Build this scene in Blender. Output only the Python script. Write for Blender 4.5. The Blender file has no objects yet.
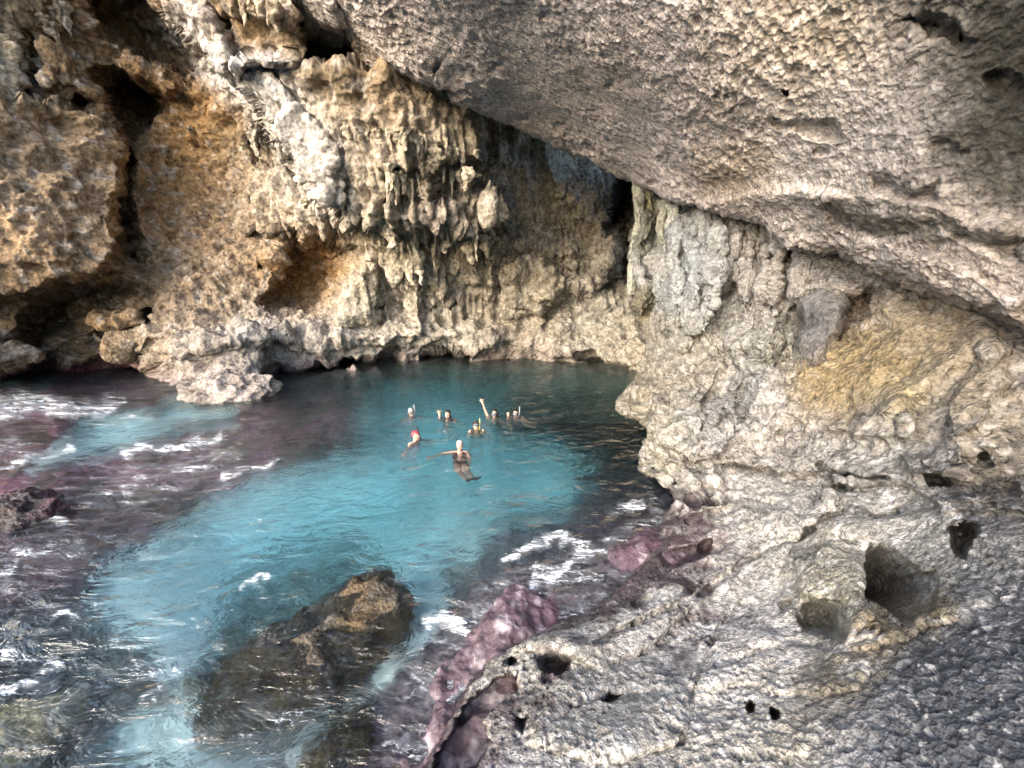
import bpy, bmesh, math, random
import numpy as np
from concurrent.futures import ThreadPoolExecutor
from mathutils import Vector, Matrix

random.seed(4)
S = bpy.context.scene
COL = S.collection

# ------------------------------------------------------------------ camera
F = 390.0; CX, CY = 512.0, 384.0; CAMZ = 4.5; PITCH = math.radians(16.6)
cam = bpy.data.cameras.new("camera"); cam.sensor_width = 36.0; cam.lens = 36.0 * F / 1024.0
cam.clip_start = 0.05; cam.clip_end = 3000
camo = bpy.data.objects.new("camera", cam); COL.objects.link(camo)
camo.location = (0, 0, CAMZ); camo.rotation_euler = (math.pi / 2 - PITCH, 0, 0)
S.camera = camo

# ------------------------------------------------------------------ light
SUN_EL, SUN_AZ = 28.0, 218.0       # azimuth: direction the light comes FROM, clockwise from +Y (205 = behind, a little to the left)
w = bpy.data.worlds.new("World"); S.world = w; w.use_nodes = True
nt = w.node_tree; bg = nt.nodes["Background"]
sky = nt.nodes.new("ShaderNodeTexSky"); sky.sky_type = 'NISHITA'; sky.sun_disc = False
sky.sun_elevation = math.radians(SUN_EL); sky.sun_rotation = math.radians(SUN_AZ)
sky.air_density = 1.0; sky.dust_density = 3.0; sky.ozone_density = 1.0
nt.links.new(sky.outputs[0], bg.inputs[0]); bg.inputs[1].default_value = 0.15
sun = bpy.data.lights.new("sun", 'SUN'); sun.energy = .42; sun.angle = math.radians(22); sun.color = (1.0, 0.98, 0.95)
suno = bpy.data.objects.new("sun", sun); COL.objects.link(suno)
_a, _e = math.radians(SUN_AZ), math.radians(SUN_EL)
sdir = Vector((math.sin(_a) * math.cos(_e), math.cos(_a) * math.cos(_e), math.sin(_e)))
suno.rotation_euler = sdir.to_track_quat('Z', 'Y').to_euler(); suno.location = sdir * 60
S.view_settings.view_transform = 'Standard'; S.view_settings.look = 'None'
S.view_settings.gamma = 1.0; S.view_settings.use_curve_mapping = False
S.view_settings.exposure = 2.5
S.cycles.use_denoising = True
S.cycles.max_bounces = 8; S.cycles.diffuse_bounces = 5; S.cycles.transparent_max_bounces = 8
S.cycles.caustics_refractive = True; S.cycles.caustics_reflective = False
S.cycles.sample_clamp_indirect = 8

# ------------------------------------------------------------------ geometry helpers
cP, sP = math.cos(PITCH), math.sin(PITCH)
def unproject(px, py, d):
    x = (px - CX) / F * d; yv = -(py - CY) / F
    return np.stack([x, d * (cP + yv * sP), CAMZ + d * (yv * cP - sP)], -1)
def zc(py): return -(py - CY) / F * cP - sP
def plane_d(py, z=0.0): return (CAMZ - z) / -zc(py)
def project(P):
    v = P - np.array([0, 0, CAMZ]); dep = v[..., 1] * cP - v[..., 2] * sP
    up = v[..., 1] * sP + v[..., 2] * cP
    return CX + F * v[..., 0] / dep, CY - F * up / dep, dep
def wpt(px, py, z=0.0):
    return Vector(unproject(px, py, plane_d(py, z)).tolist())

rng = np.random.RandomState(7)
PERM = rng.permutation(256).astype(np.int32); PERM = np.concatenate([PERM, PERM])
GR = rng.randn(256, 3).astype(np.float32); GR /= np.linalg.norm(GR, axis=1, keepdims=True)
def _perlin(P):
    P = P.astype(np.float32); fl = np.floor(P); I = fl.astype(np.int32) & 255; f = P - fl
    u = f * f * f * (f * (f * 6 - 15) + 10)
    X, Y, Z = I[:, 0], I[:, 1], I[:, 2]; X1, Y1, Z1 = (X + 1) & 255, (Y + 1) & 255, (Z + 1) & 255
    fx, fy, fz = f[:, 0], f[:, 1], f[:, 2]
    def g(h, a, b, c):
        G = GR[h]; return G[:, 0] * a + G[:, 1] * b + G[:, 2] * c
    A, B = PERM[X], PERM[X1]; AA, AB, BA, BB = PERM[A + Y], PERM[A + Y1], PERM[B + Y], PERM[B + Y1]
    l = lambda a, b, t: a + (b - a) * t
    x1 = l(g(PERM[AA + Z], fx, fy, fz), g(PERM[BA + Z], fx - 1, fy, fz), u[:, 0])
    x2 = l(g(PERM[AB + Z], fx, fy - 1, fz), g(PERM[BB + Z], fx - 1, fy - 1, fz), u[:, 0])
    x3 = l(g(PERM[AA + Z1], fx, fy, fz - 1), g(PERM[BA + Z1], fx - 1, fy, fz - 1), u[:, 0])
    x4 = l(g(PERM[AB + Z1], fx, fy - 1, fz - 1), g(PERM[BB + Z1], fx - 1, fy - 1, fz - 1), u[:, 0])
    return l(l(x1, x2, u[:, 1]), l(x3, x4, u[:, 1]), u[:, 2]) * 1.6
POOL = ThreadPoolExecutor(4)
def perlin(P, off=0.0):
    sh = P.shape[:-1]; Q = (P + off * 7.31 + 0.137).reshape(-1, 3)
    n = len(Q); k = max(1, n // 40000)
    return np.concatenate(list(POOL.map(_perlin, np.array_split(Q, k)))).reshape(sh)
def fbm(P, lam, octs=3, off=0.0, gain=.5):
    s = 0; a = 1
    for i in range(octs):
        s = s + a * perlin(P / (lam / 2 ** i), off + i * 3.1); a *= gain
    return s
def _worley(P):
    P = P.astype(np.float32); fl = np.floor(P); best = np.full(len(P), 9.0, np.float32)
    I0 = fl.astype(np.int32)
    f = P - fl; o = (f > .5).astype(np.int32) - 1
    for dx in (0, 1):
        for dy in (0, 1):
            for dz in (0, 1):
                c = I0 + o + np.array([dx, dy, dz], np.int32)
                h = PERM[PERM[PERM[c[:, 0] & 255] + (c[:, 1] & 255)] + (c[:, 2] & 255)]
                q = c + GR[h] * .33 + .5
                best = np.minimum(best, ((P - q) ** 2).sum(-1))
    return np.sqrt(best)
def worley(P, off=0.0):
    sh = P.shape[:-1]; Q = (P + off * 5.17).reshape(-1, 3)
    return np.concatenate(list(POOL.map(_worley, np.array_split(Q, max(1, len(Q) // 40000))))).reshape(sh)
def sstep(a, b, x):
    t = np.clip((x - a) / (b - a), 0, 1); return t * t * (3 - 2 * t)
def lerp(a, b, t): return a + (b - a) * t

def tps(pts, vals, smooth=0.02):
    """thin-plate surface through hand-set points; returns f(px,py)"""
    p = np.array(pts, float) / 300.0; n = len(p)
    K = lambda r2: np.where(r2 > 1e-12, r2 * np.log(np.maximum(r2, 1e-12)), 0) * .5
    A = np.zeros((n + 3, n + 3))
    A[:n, :n] = K(((p[:, None] - p[None]) ** 2).sum(-1)) + np.eye(n) * smooth
    A[:n, n] = 1; A[:n, n + 1:] = p; A[n, :n] = 1; A[n + 1:, :n] = p.T
    c = np.linalg.solve(A, np.concatenate([vals, [0, 0, 0]]))
    def f(px, py):
        q = np.stack([px, py], -1).reshape(-1, 2) / 300.0
        def one(q):
            return K(((q[:, None] - p[None]) ** 2).sum(-1)) @ c[:n] + c[n] + q @ c[n + 1:]
        return np.concatenate(list(POOL.map(one, np.array_split(q, max(1, len(q) // 20000))))).reshape(px.shape)
    return f
def poly_sd(px, py, pts):
    """signed distance to a polygon, negative inside"""
    p = np.array(pts, float); d = np.full(px.shape, 1e9); inside = np.zeros(px.shape, bool)
    for a, b in zip(p, np.roll(p, -1, 0)):
        e = b - a; wx, wy = px - a[0], py - a[1]
        t = np.clip((wx * e[0] + wy * e[1]) / (e @ e + 1e-9), 0, 1)
        d = np.minimum(d, (wx - e[0] * t) ** 2 + (wy - e[1] * t) ** 2)
        c = ((a[1] > py) != (b[1] > py)) & (px < (b[0] - a[0]) * (py - a[1]) / (b[1] - a[1] + 1e-9) + a[0])
        inside ^= c
    d = np.sqrt(d); return np.where(inside, -d, d)
def line_d(px, py, pts):
    p = np.array(pts, float); d = np.full(px.shape, 1e9)
    for a, b in zip(p[:-1], p[1:]):
        e = b - a; wx, wy = px - a[0], py - a[1]
        t = np.clip((wx * e[0] + wy * e[1]) / (e @ e + 1e-9), 0, 1)
        d = np.minimum(d, (wx - e[0] * t) ** 2 + (wy - e[1] * t) ** 2)
    return np.sqrt(d)
def ell(cx, cy, rx, ry, rot=0, n=14):
    c, s = math.cos(math.radians(rot)), math.sin(math.radians(rot))
    return [(cx + rx * math.cos(t) * c - ry * math.sin(t) * s, cy + rx * math.cos(t) * s + ry * math.sin(t) * c) for t in [i * 2 * math.pi / n for i in range(n)]]
def apply_feats(px, py, D, feats):
    for ft in feats:
        kind, pts, off, soft = ft[:4]
        xs = [p[0] for p in pts]; ys = [p[1] for p in pts]; m = 3 * soft + 12
        box = (px > min(xs) - m) & (px < max(xs) + m) & (py > min(ys) - m) & (py < max(ys) + m)
        if not box.any(): continue
        x, y = px[box], py[box]
        if kind == 'poly':      # smooth-edged recess (+) or boss (-)
            D[box] += off * sstep(soft, -soft, poly_sd(x, y, pts))
        elif kind == 'pit':     # sharp lip, rounded floor
            s = -poly_sd(x, y, pts); D[box] += np.where(s > 0, off * (1 - np.exp(-np.maximum(s, 0) / soft)), 0)
        elif kind == 'bump':    # rounded boss growing from its outline
            s = np.maximum(-poly_sd(x, y, pts), 0); D[box] -= off * np.sqrt(np.clip(1 - (1 - np.clip(s / soft, 0, 1)) ** 2, 0, 1))
        elif kind == 'ridge':
            D[box] -= off * np.exp(-(line_d(x, y, pts) / soft) ** 2)
    return D

def srgb(r, g, b):
    c = np.array([r, g, b], float) / 255.0; c = c + (c.mean() - c) * .16
    return np.where(c <= .04045, c / 12.92, ((c + .055) / 1.055) ** 2.4)
def blend_cols(px, py, spots, power=2.0):
    """smooth blend of rock colours set on the surface: (px, py, (r,g,b), radius)"""
    W = np.zeros(px.shape); C = np.zeros(px.shape + (3,))
    for x, y, c, r in spots:
        wgt = np.exp(-(((px - x) ** 2 + (py - y) ** 2) / (r * r)) ) + 1e-7 / (1 + ((px - x) ** 2 + (py - y) ** 2) / 1e4)
        W += wgt; C += wgt[..., None] * srgb(*c)
    return C / W[..., None]

def grid_mesh(name, P, attrs, mat, closed_u=False, facemask=None):
    nv, nu = P.shape[:2]; idx = np.arange(nv * nu).reshape(nv, nu)
    if closed_u: idx = np.concatenate([idx, idx[:, :1]], 1)
    q = np.stack([idx[:-1, :-1], idx[1:, :-1], idx[1:, 1:], idx[:-1, 1:]], -1).reshape(-1, 4)
    V = P.reshape(-1, 3); A = {k: v.reshape(nv * nu, -1) for k, v in attrs.items()}
    if facemask is not None:
        q = q[facemask.reshape(-1)]; used = np.unique(q); rm = np.full(nv * nu, -1); rm[used] = np.arange(len(used))
        q = rm[q]; V = V[used]; A = {k: v[used] for k, v in A.items()}
    me = bpy.data.meshes.new(name); me.vertices.add(len(V)); me.vertices.foreach_set("co", V.astype(np.float32).ravel())
    me.loops.add(q.size); me.polygons.add(len(q))
    me.loops.foreach_set("vertex_index", q.astype(np.int32).ravel())
    me.polygons.foreach_set("loop_start", (np.arange(len(q)) * 4).astype(np.int32))
    me.polygons.foreach_set("use_smooth", np.ones(len(q), bool))
    me.update(calc_edges=True)
    for k, v in A.items():
        if v.shape[1] == 1:
            me.attributes.new(k, 'FLOAT', 'POINT').data.foreach_set("value", v.astype(np.float32).ravel())
        else:
            c = np.concatenate([v[:, :3], np.ones((len(v), 1))], 1)
            me.attributes.new(k, 'FLOAT_COLOR', 'POINT').data.foreach_set("color", c.astype(np.float32).ravel())
    me.materials.append(mat)
    o = bpy.data.objects.new(name, me); COL.objects.link(o)
    return o
def grid_normals(P, toward=None):
    du = np.gradient(P, axis=1); dv = np.gradient(P, axis=0); N = np.cross(du, dv)
    N /= np.linalg.norm(N, axis=-1, keepdims=True) + 1e-12
    return N
def blur(A, k):
    for ax in (0, 1):
        pad = [(0, 0)] * A.ndim; pad[ax] = (k, k)
        B = np.cumsum(np.pad(A, [(k + 1, k) if i == ax else (0, 0) for i in range(A.ndim)], mode='edge'), axis=ax)
        sl1 = [slice(None)] * A.ndim; sl0 = [slice(None)] * A.ndim
        sl1[ax] = slice(2 * k + 1, None); sl0[ax] = slice(0, -(2 * k + 1))
        A = (B[tuple(sl1)] - B[tuple(sl0)]) / (2 * k + 1)
    return A
def tag(o, label=None, cat=None, group=None, kind=None):
    if label: o['label'] = label
    if cat: o['category'] = cat
    if group: o['group'] = group
    if kind: o['kind'] = kind
    return o

def rock_noise(P, spacing, lam0, octs, k, off=0.0, mode='knob', stretch=(1, 1, 1), gain=1.0, lmax_fade=None):
    """multi-scale rock relief in metres; octaves finer than the mesh are dropped"""
    Q = P / np.array(stretch); h = 0; lam = lam0; a = k
    wq = np.stack([perlin(Q / (lam0 * .8), off + 11), perlin(Q / (lam0 * .8), off + 17), perlin(Q / (lam0 * .8), off + 23)], -1) * lam0 * .22
    Q = Q + wq
    for i in range(octs):
        n = perlin(Q / lam, off + i * 2.7)
        if mode == 'knob': n = np.abs(n) * 2 - .55            # rounded bosses with sharp creases
        elif mode == 'sharp': n = .55 - np.abs(n) * 2         # sharp crests with rounded hollows
        elif mode == 'mix': n = (np.abs(n) * 2 - .55) if i % 2 else n
        fade = sstep(1.4, 3.0, lam / spacing)
        h = h + a * lam * n * fade; lam *= .52; a *= gain
    return h

def karst(P, spacing, lam0, octs, k, off=0.0, stretch=(1, 1, 1), gain=.9, warp=.35):
    """solution-pitted limestone: rounded hollows meeting in sharp little crests, patchy in strength"""
    Q = P / np.array(stretch); h = 0; lam = lam0; a = k
    for i in range(octs):
        if np.median(lam / spacing) < 1.2: break
        o = off + i * 3.3
        w = np.stack([perlin(Q / (lam * 1.3), o + 1), perlin(Q / (lam * 1.3), o + 2), perlin(Q / (lam * 1.3), o + 3)], -1) * lam * warp
        f1 = np.minimum(worley((Q + w) / lam, o), .75) - .42
        amp = .45 + 1.1 * sstep(-.5, .6, perlin(P / (lam * 4.5), o + 4))
        h = h + a * lam * (f1 * 1.25 * amp + .45 * perlin(Q / (lam * .8), o + 5)) * sstep(1.3, 2.6, lam / spacing)
        lam *= .47; a *= gain
    return h

# ------------------------------------------------------------------ materials
def new_mat(name):
    m = bpy.data.materials.new(name); m.use_nodes = True
    n = m.node_tree.nodes; n.clear(); return m, n, m.node_tree.links
def rock_material(name, s1, s2, bump1, bump2, var=.35, rough=.92, speck=.45):
    m, n, L = new_mat(name)
    out = n.new("ShaderNodeOutputMaterial"); b = n.new("ShaderNodeBsdfPrincipled"); L.new(b.outputs[0], out.inputs[0])
    geo = n.new("ShaderNodeNewGeometry")
    at = n.new("ShaderNodeAttribute"); at.attribute_name = "Col"
    wet = n.new("ShaderNodeAttribute"); wet.attribute_name = "Wet"
    t1 = n.new("ShaderNodeTexNoise"); t1.inputs["Scale"].default_value = s1; t1.inputs["Detail"].default_value = 6; t1.inputs["Roughness"].default_value = .65
    t2 = n.new("ShaderNodeTexNoise"); t2.inputs["Scale"].default_value = s2; t2.inputs["Detail"].default_value = 5; t2.inputs["Roughness"].default_value = .7
    vo = n.new("ShaderNodeTexVoronoi"); vo.inputs["Scale"].default_value = s2 * .8; vo.feature = 'F1'
    for t in (t1, t2, vo): L.new(geo.outputs["Position"], t.inputs["Vector"])
    av = n.new("ShaderNodeMath"); av.operation = 'MULTIPLY_ADD'; av.inputs[1].default_value = .6; L.new(t1.outputs["Fac"], av.inputs[0])
    hv = n.new("ShaderNodeMath"); hv.operation = 'MULTIPLY'; hv.inputs[1].default_value = .4; L.new(t2.outputs["Fac"], hv.inputs[0]); L.new(hv.outputs[0], av.inputs[2])
    mr = n.new("ShaderNodeMapRange"); mr.inputs[1].default_value = .36; mr.inputs[2].default_value = .62
    mr.inputs[3].default_value = 1 - var * 1.2; mr.inputs[4].default_value = 1 + var * .8; L.new(av.outputs[0], mr.inputs[0])
    t3 = n.new("ShaderNodeTexNoise"); t3.inputs["Scale"].default_value = s1 * 1.7; t3.inputs["Detail"].default_value = 8; t3.inputs["Roughness"].default_value = .72; L.new(geo.outputs["Position"], t3.inputs["Vector"])
    dk = n.new("ShaderNodeMapRange"); dk.inputs[1].default_value = .36; dk.inputs[2].default_value = .46; dk.inputs[3].default_value = 1 - speck; dk.inputs[4].default_value = 1; L.new(t3.outputs["Fac"], dk.inputs[0])
    lt = n.new("ShaderNodeMapRange"); lt.inputs[1].default_value = .55; lt.inputs[2].default_value = .66; lt.inputs[3].default_value = 1; lt.inputs[4].default_value = 1 + speck * .8; L.new(t3.outputs["Fac"], lt.inputs[0])
    g1 = n.new("ShaderNodeMath"); g1.operation = 'MULTIPLY'; L.new(dk.outputs[0], g1.inputs[0]); L.new(lt.outputs[0], g1.inputs[1])
    g2 = n.new("ShaderNodeMath"); g2.operation = 'MULTIPLY'; L.new(g1.outputs[0], g2.inputs[0]); L.new(mr.outputs[0], g2.inputs[1])
    mx = n.new("ShaderNodeVectorMath"); mx.operation = 'SCALE'; L.new(at.outputs["Color"], mx.inputs[0]); L.new(g2.outputs[0], mx.inputs["Scale"])
    L.new(mx.outputs[0], b.inputs["Base Color"])
    rr = n.new("ShaderNodeMapRange"); rr.inputs[3].default_value = rough; rr.inputs[4].default_value = .28; L.new(wet.outputs["Fac"], rr.inputs[0]); L.new(rr.outputs[0], b.inputs["Roughness"])
    b.inputs["Specular IOR Level"].default_value = .3
    bp1 = n.new("ShaderNodeBump"); bp1.inputs["Strength"].default_value = 1; bp1.inputs["Distance"].default_value = bump1; L.new(t1.outputs["Fac"], bp1.inputs["Height"])
    ad = n.new("ShaderNodeMath"); ad.operation = 'ADD'; L.new(t2.outputs["Fac"], ad.inputs[0]); L.new(vo.outputs["Distance"], ad.inputs[1])
    bp2 = n.new("ShaderNodeBump"); bp2.inputs["Strength"].default_value = 1; bp2.inputs["Distance"].default_value = bump2; L.new(ad.outputs[0], bp2.inputs["Height"])
    L.new(bp1.outputs[0], bp2.inputs["Normal"]); L.new(bp2.outputs[0], b.inputs["Normal"])
    return m
MAT_WALL = rock_material("pale limestone wall", 3.2, 8, .14, .07, .6)
MAT_CEIL = rock_material("scalloped limestone roof", 9, 26, .05, .02, .5)
MAT_FACE = rock_material("pitted limestone face", 7, 22, .07, .03, .6)
MAT_LEDGE = rock_material("pitted limestone ledge", 16, 55, .034, .013, .65)
MAT_BED = rock_material("seabed", 5, 20, .03, .01, .14, speck=.08)
MAT_STONE = rock_material("wet boulder rock", 6, 24, .05, .02, .5)

def patina(col, P, lams, off, dark=.5, crust=.35, amt=1.0, darkcol=(72, 66, 60), crustcol=(236, 226, 212)):
    """weathering: blotches, dark lichen and pale crust, each with a shape of its own"""
    b = fbm(P, lams[0], 3, off); m = fbm(P, lams[1], 3, off + 4); f = fbm(P, lams[2], 2, off + 9)
    col = col * (1 + amt * (.22 * b + .25 * m + .22 * f))[..., None]
    d = sstep(.18, .55, m * .7 + f * .5 + b * .25) * dark
    col = lerp(col, srgb(*darkcol) * np.ones_like(col), d[..., None])
    c = sstep(.15, .6, -m * .5 + fbm(P, lams[1] * .7, 3, off + 15) * .8 + f * .25) * crust
    col = lerp(col, srgb(*crustcol) * np.ones_like(col), c[..., None])
    return np.clip(col, .01, .85)
def pxwarp(px, py, a1=5, s1=34, a2=2.2, s2=11, off=0):
    q = np.stack([px, py, np.zeros_like(px)], -1)
    return (px + a1 * perlin(q / s1, off) + a2 * perlin(q / s2, off + 3), py + a1 * perlin(q / s1, off + 5) + a2 * perlin(q / s2, off + 8))

# ================================================================== BACK AND LEFT WALL
W_PTS = [(-330, 430, 12.5), (-250, 405, None), (-120, 392, None), (0, 384, None), (60, 377, None), (120, 374, None), (300, 374, None), (370, 366, None), (430, 360, None), (490, 360, None), (540, 364, None), (600, 367, None), (660, 374, None),
 (165, 378, 16.6), (215, 392, 15.2), (265, 385, 15.6),
 (300, 330, 18.2), (450, 320, 19.3), (550, 320, 19.6), (620, 340, 18.6), (300, 270, 18.6), (200, 290, 17.6), (210, 250, 18.8), (200, 150, 19.2), (60, 250, 15.6), (50, 200, 15.6), (0, 280, 15.4), (-60, 330, 14.5),
 (50, 100, 16.2), (0, 40, 15.2), (-250, 200, 12.5), (-250, -50, 11), (130, 30, 17.6), (180, 90, 18.6), (100, -150, 14), (250, 150, 18.6), (310, 215, 17.2), (400, 215, 15.8), (400, 100, 14.6), (300, 70, 14.4), (200, -20, 15.5), (300, -150, 12.5),
 (440, 190, 15.6), (400, 260, 17.6), (470, 260, 18.2), (530, 200, 18.4), (550, 130, 18.2), (600, 200, 19.4), (600, 290, 19.6), (680, 250, 19.6), (680, 120, 20.5), (560, 30, 18), (700, 380, 19)]
wf = tps([(p[0], p[1]) for p in W_PTS], np.log([p[2] if p[2] else plane_d(p[1]) for p in W_PTS]), .002)
W_FEATS = [
 # upper-left recess band, roof fold and dark cavity
 ('poly', [(70, -60), (150, -60), (150, 5), (190, 45), (216, 72), (196, 88), (166, 66), (130, 52), (104, 32), (85, 5)], 2.2, 5),
 ('poly', [(100, 72), (128, 78), (152, 92), (163, 108), (152, 138), (135, 150), (125, 190), (138, 260), (118, 262), (120, 200), (124, 165), (126, 140), (108, 112)], 2.6, 7),
 ('bump', [(128, 52), (165, 66), (180, 90), (165, 100), (150, 88), (118, 76), (112, 62)], 1.0, 16),
 # left buttress, its drip edge and drapery
 ('poly', [(-260, 92), (30, 92), (62, 100), (106, 112), (128, 145), (124, 180), (123, 225), (112, 270), (60, 282), (20, 300), (-260, 300)], -1.4, 7),
 ('pit', [(58, 90), (85, 104), (112, 118), (108, 124), (80, 112), (62, 100)], 1.0, 4),
 ('bump', [(-40, 40), (18, 38), (22, 95), (-40, 95)], .8, 9),
 ('poly', [(20, 30), (32, 30), (32, 95), (22, 95)], 1.0, 4),
 ('bump', [(34, 60), (60, 48), (95, 60), (104, 108), (70, 100), (40, 92)], 1.1, 18),
 # lip one and lip two, the pale sloping edges
 ('poly', [(148, -80), (290, -80), (300, 60), (240, 66), (231, 76), (212, 58), (190, 36), (165, 14)], -2.9, 3),
 ('bump', [(146, -10), (200, -10), (232, 40), (233, 76), (200, 50), (170, 20)], .8, 14),
 ('poly', [(215, 20), (250, 2), (290, 30), (300, 60), (240, 60)], .5, 7),
 ('poly', [(234, 64), (290, 60), (480, 80), (478, 150), (466, 165), (480, 190), (507, 200), (505, 222), (490, 236), (430, 232), (370, 228), (345, 222), (336, 212), (318, 194), (300, 166), (283, 143), (262, 118), (248, 96)], -2.4, 3),
 ('bump', [(234, 64), (262, 66), (300, 100), (338, 150), (345, 215), (318, 194), (300, 166), (283, 143), (262, 118), (248, 96)], .9, 16),
 ('bump', [(484, 190), (500, 186), (509, 200), (506, 224), (486, 220)], .7, 9),
 # fluted alcoves in the hanging mass
 ('poly', [(380, 166), (420, 163), (424, 205), (400, 207), (384, 200)], .9, 4),
 ('poly', [(430, 166), (456, 160), (462, 200), (440, 208), (430, 200)], 1.1, 4),
 ('poly', [(248, 122), (280, 124), (306, 166), (300, 174), (256, 170)], 1.0, 5),
 # shelf above the ochre alcove
 ('bump', [(232, 172), (290, 168), (332, 196), (345, 232), (300, 236), (240, 232)], 1.2, 20),
 # ochre alcove
 ('pit', [(280, 250), (285, 240), (292, 226), (298, 226), (302, 236), (312, 234), (330, 236), (338, 240), (353, 242), (355, 248), (351, 262), (345, 285), (336, 302), (330, 315), (312, 316), (290, 314), (270, 313), (257, 306), (258, 297), (270, 285), (278, 268)], 2.8, 8),
 ('pit', ell(261, 267, 5, 5), 1.2, 3), ('pit', ell(349, 246, 4, 4), 1.2, 3),
 ('bump', [(328, 326), (344, 290), (357, 265), (374, 262), (380, 300), (378, 326)], 1.2, 16),
 ('pit', ell(378, 309, 6, 5), 1.2, 4), ('pit', ell(432, 308, 5, 8), 1.3, 4), ('pit', ell(453, 305, 5, 11), 1.4, 4), ('pit', ell(467, 316, 4, 6), .9, 3),
 ('ridge', [(415, 258), (417, 325)], .9, 6), ('ridge', [(440, 240), (438, 290)], .7, 5), ('ridge', [(470, 235), (476, 280)], .8, 6), ('ridge', [(495, 240), (492, 285)], .7, 5), ('ridge', [(395, 235), (398, 275)], .6, 5),
 # low sea cave on the left
 ('pit', [(15, 316), (35, 305), (66, 288), (110, 285), (135, 296), (112, 304), (88, 310), (80, 328), (56, 336), (42, 352), (28, 348), (18, 335)], 3.6, 9),
 ('pit', [(136, 313), (150, 309), (160, 317), (158, 328), (148, 333), (141, 325)], 1.8, 5),
 ('pit', [(78, 325), (100, 330), (124, 336), (108, 342), (90, 333)], 1.0, 4),
 ('bump', [(86, 312), (110, 305), (138, 312), (140, 328), (110, 332), (84, 326)], .8, 9),
 ('ridge', [(112, 350), (140, 337), (180, 330)], .9, 7),
 ('pit', [(95, 354), (115, 351), (150, 348), (160, 352), (150, 362), (110, 362)], 1.4, 6),
 ('bump', [(-60, 335), (10, 336), (36, 352), (38, 360), (0, 374), (-60, 380)], 1.3, 12),
 ('poly', [(-100, 386), (8, 374), (40, 360), (70, 366), (160, 366), (160, 400), (-100, 410)], 1.6, 5),
 # toe of the wall and the dark slots along the waterline
 ('bump', [(150, 345), (200, 328), (268, 330), (272, 402), (168, 392), (148, 372)], .9, 22),
 ('ridge', [(165, 350), (260, 334), (330, 338), (420, 336), (500, 342)], .95, 10),
 ('pit', [(262, 376), (275, 366), (300, 366), (318, 360), (345, 356), (372, 357), (400, 350), (402, 372), (372, 376), (300, 386), (262, 392)], 3.4, 6),
 ('pit', [(424, 352), (450, 344), (474, 350), (482, 360), (470, 372), (424, 372)], 3.6, 6),
 ('pit', [(484, 355), (530, 353), (574, 358), (640, 362), (640, 374), (484, 374)], 1.0, 5),
 ('pit', [(574, 352), (592, 349), (604, 362), (600, 375), (574, 372)], 1.8, 6),
 ('pit', ell(535, 352, 3, 12), .7, 3),
 # dim hollow below the roof edge, black chimney, arch
 ('poly', [(470, 110), (560, 130), (640, 160), (640, 210), (600, 240), (540, 228), (505, 240), (500, 180), (478, 160)], .9, 10),
 ('pit', [(604, 238), (608, 200), (616, 172), (640, 172), (640, 245), (628, 247), (618, 234)], 4.0, 7),
 ('pit', [(593, 291), (605, 275), (612, 262), (620, 255), (640, 248), (640, 285), (622, 290), (618, 299), (606, 300)], 2.4, 7),
 ('pit', [(541, 330), (543, 312), (553, 298), (575, 293), (597, 292), (592, 300), (570, 304), (556, 314), (548, 330)], .9, 6),
 ('ridge', [(540, 300), (570, 285), (598, 278), (612, 255)], .7, 7),
 ('bump', ell(606, 307, 7, 6), .6, 5),
 ('ridge', [(545, 150), (560, 190), (600, 225), (608, 262)], .7, 10), ('ridge', [(505, 240), (540, 250), (575, 258)], .6, 9),
 ('bump', [(505, 262), (540, 262), (572, 280), (560, 294), (540, 318), (500, 320)], .9, 16),
]
SPW = 1.15
uu = np.arange(-280, 705, SPW); vv = np.arange(-130, 424, SPW)
PX, PY = np.meshgrid(uu, vv)
qx, qy = pxwarp(PX, PY, 4, 34, 2.2, 10)
D = np.exp(wf(PX, PY))
D = apply_feats(qx, qy, D, W_FEATS)
D = blur(D, 1)
P0 = unproject(PX, PY, D)
N0 = blur(grid_normals(unproject(PX, PY, blur(D, 4))), 3); N0 /= np.linalg.norm(N0, axis=-1, keepdims=True)
N0 *= np.sign((N0 * (np.array([0, 0, CAMZ]) - P0)).sum(-1, keepdims=True))
sp = D / F * SPW * 1.25
flute = np.clip(sstep(60, 0, poly_sd(PX, PY, [(360, 150), (480, 140), (505, 230), (490, 290), (390, 300), (372, 230)])) + sstep(25, 0, poly_sd(PX, PY, [(250, 125), (300, 130), (335, 235), (250, 230)])) + sstep(25, 0, poly_sd(PX, PY, [(-40, 0), (65, 0), (60, 92), (-40, 92)])) + sstep(20, 0, poly_sd(PX, PY, [(560, 180), (635, 180), (640, 320), (560, 280)])) * .7, 0, 1)
smooth = np.clip(sstep(30, -10, poly_sd(PX, PY, [(470, 110), (640, 160), (640, 240), (500, 240)])) * .75 + sstep(20, -10, poly_sd(PX, PY, [(100, 10), (180, 60), (160, 140), (130, 250), (110, 100)])) * .6 + sstep(8, -4, poly_sd(PX, PY, [(234, 62), (262, 64), (302, 100), (340, 150), (347, 216), (318, 194), (300, 166), (283, 143), (262, 118), (246, 96)])) * .55 + sstep(8, -4, poly_sd(PX, PY, [(146, -20), (200, -20), (236, 40), (236, 78), (200, 50), (165, 16)])) * .5 + sstep(8, 0, poly_sd(PX, PY, [(330, 326), (344, 290), (357, 265), (374, 262), (378, 326)])), 0, 1)
h = rock_noise(P0, sp, 2.8, 3, .17, 1, 'mix')
h += karst(P0, sp, .85, 4, .48, 5, (1.15, 1.15, .9), .95)
hf = .0
for lam, a in ((.62, .22), (.34, .12)):
    hf = hf + a * (np.abs(perlin(P0 / np.array([lam, lam, lam * 6]), 31 + lam)) * 2 - .4) * sstep(1.2, 2.4, lam / sp)
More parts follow.
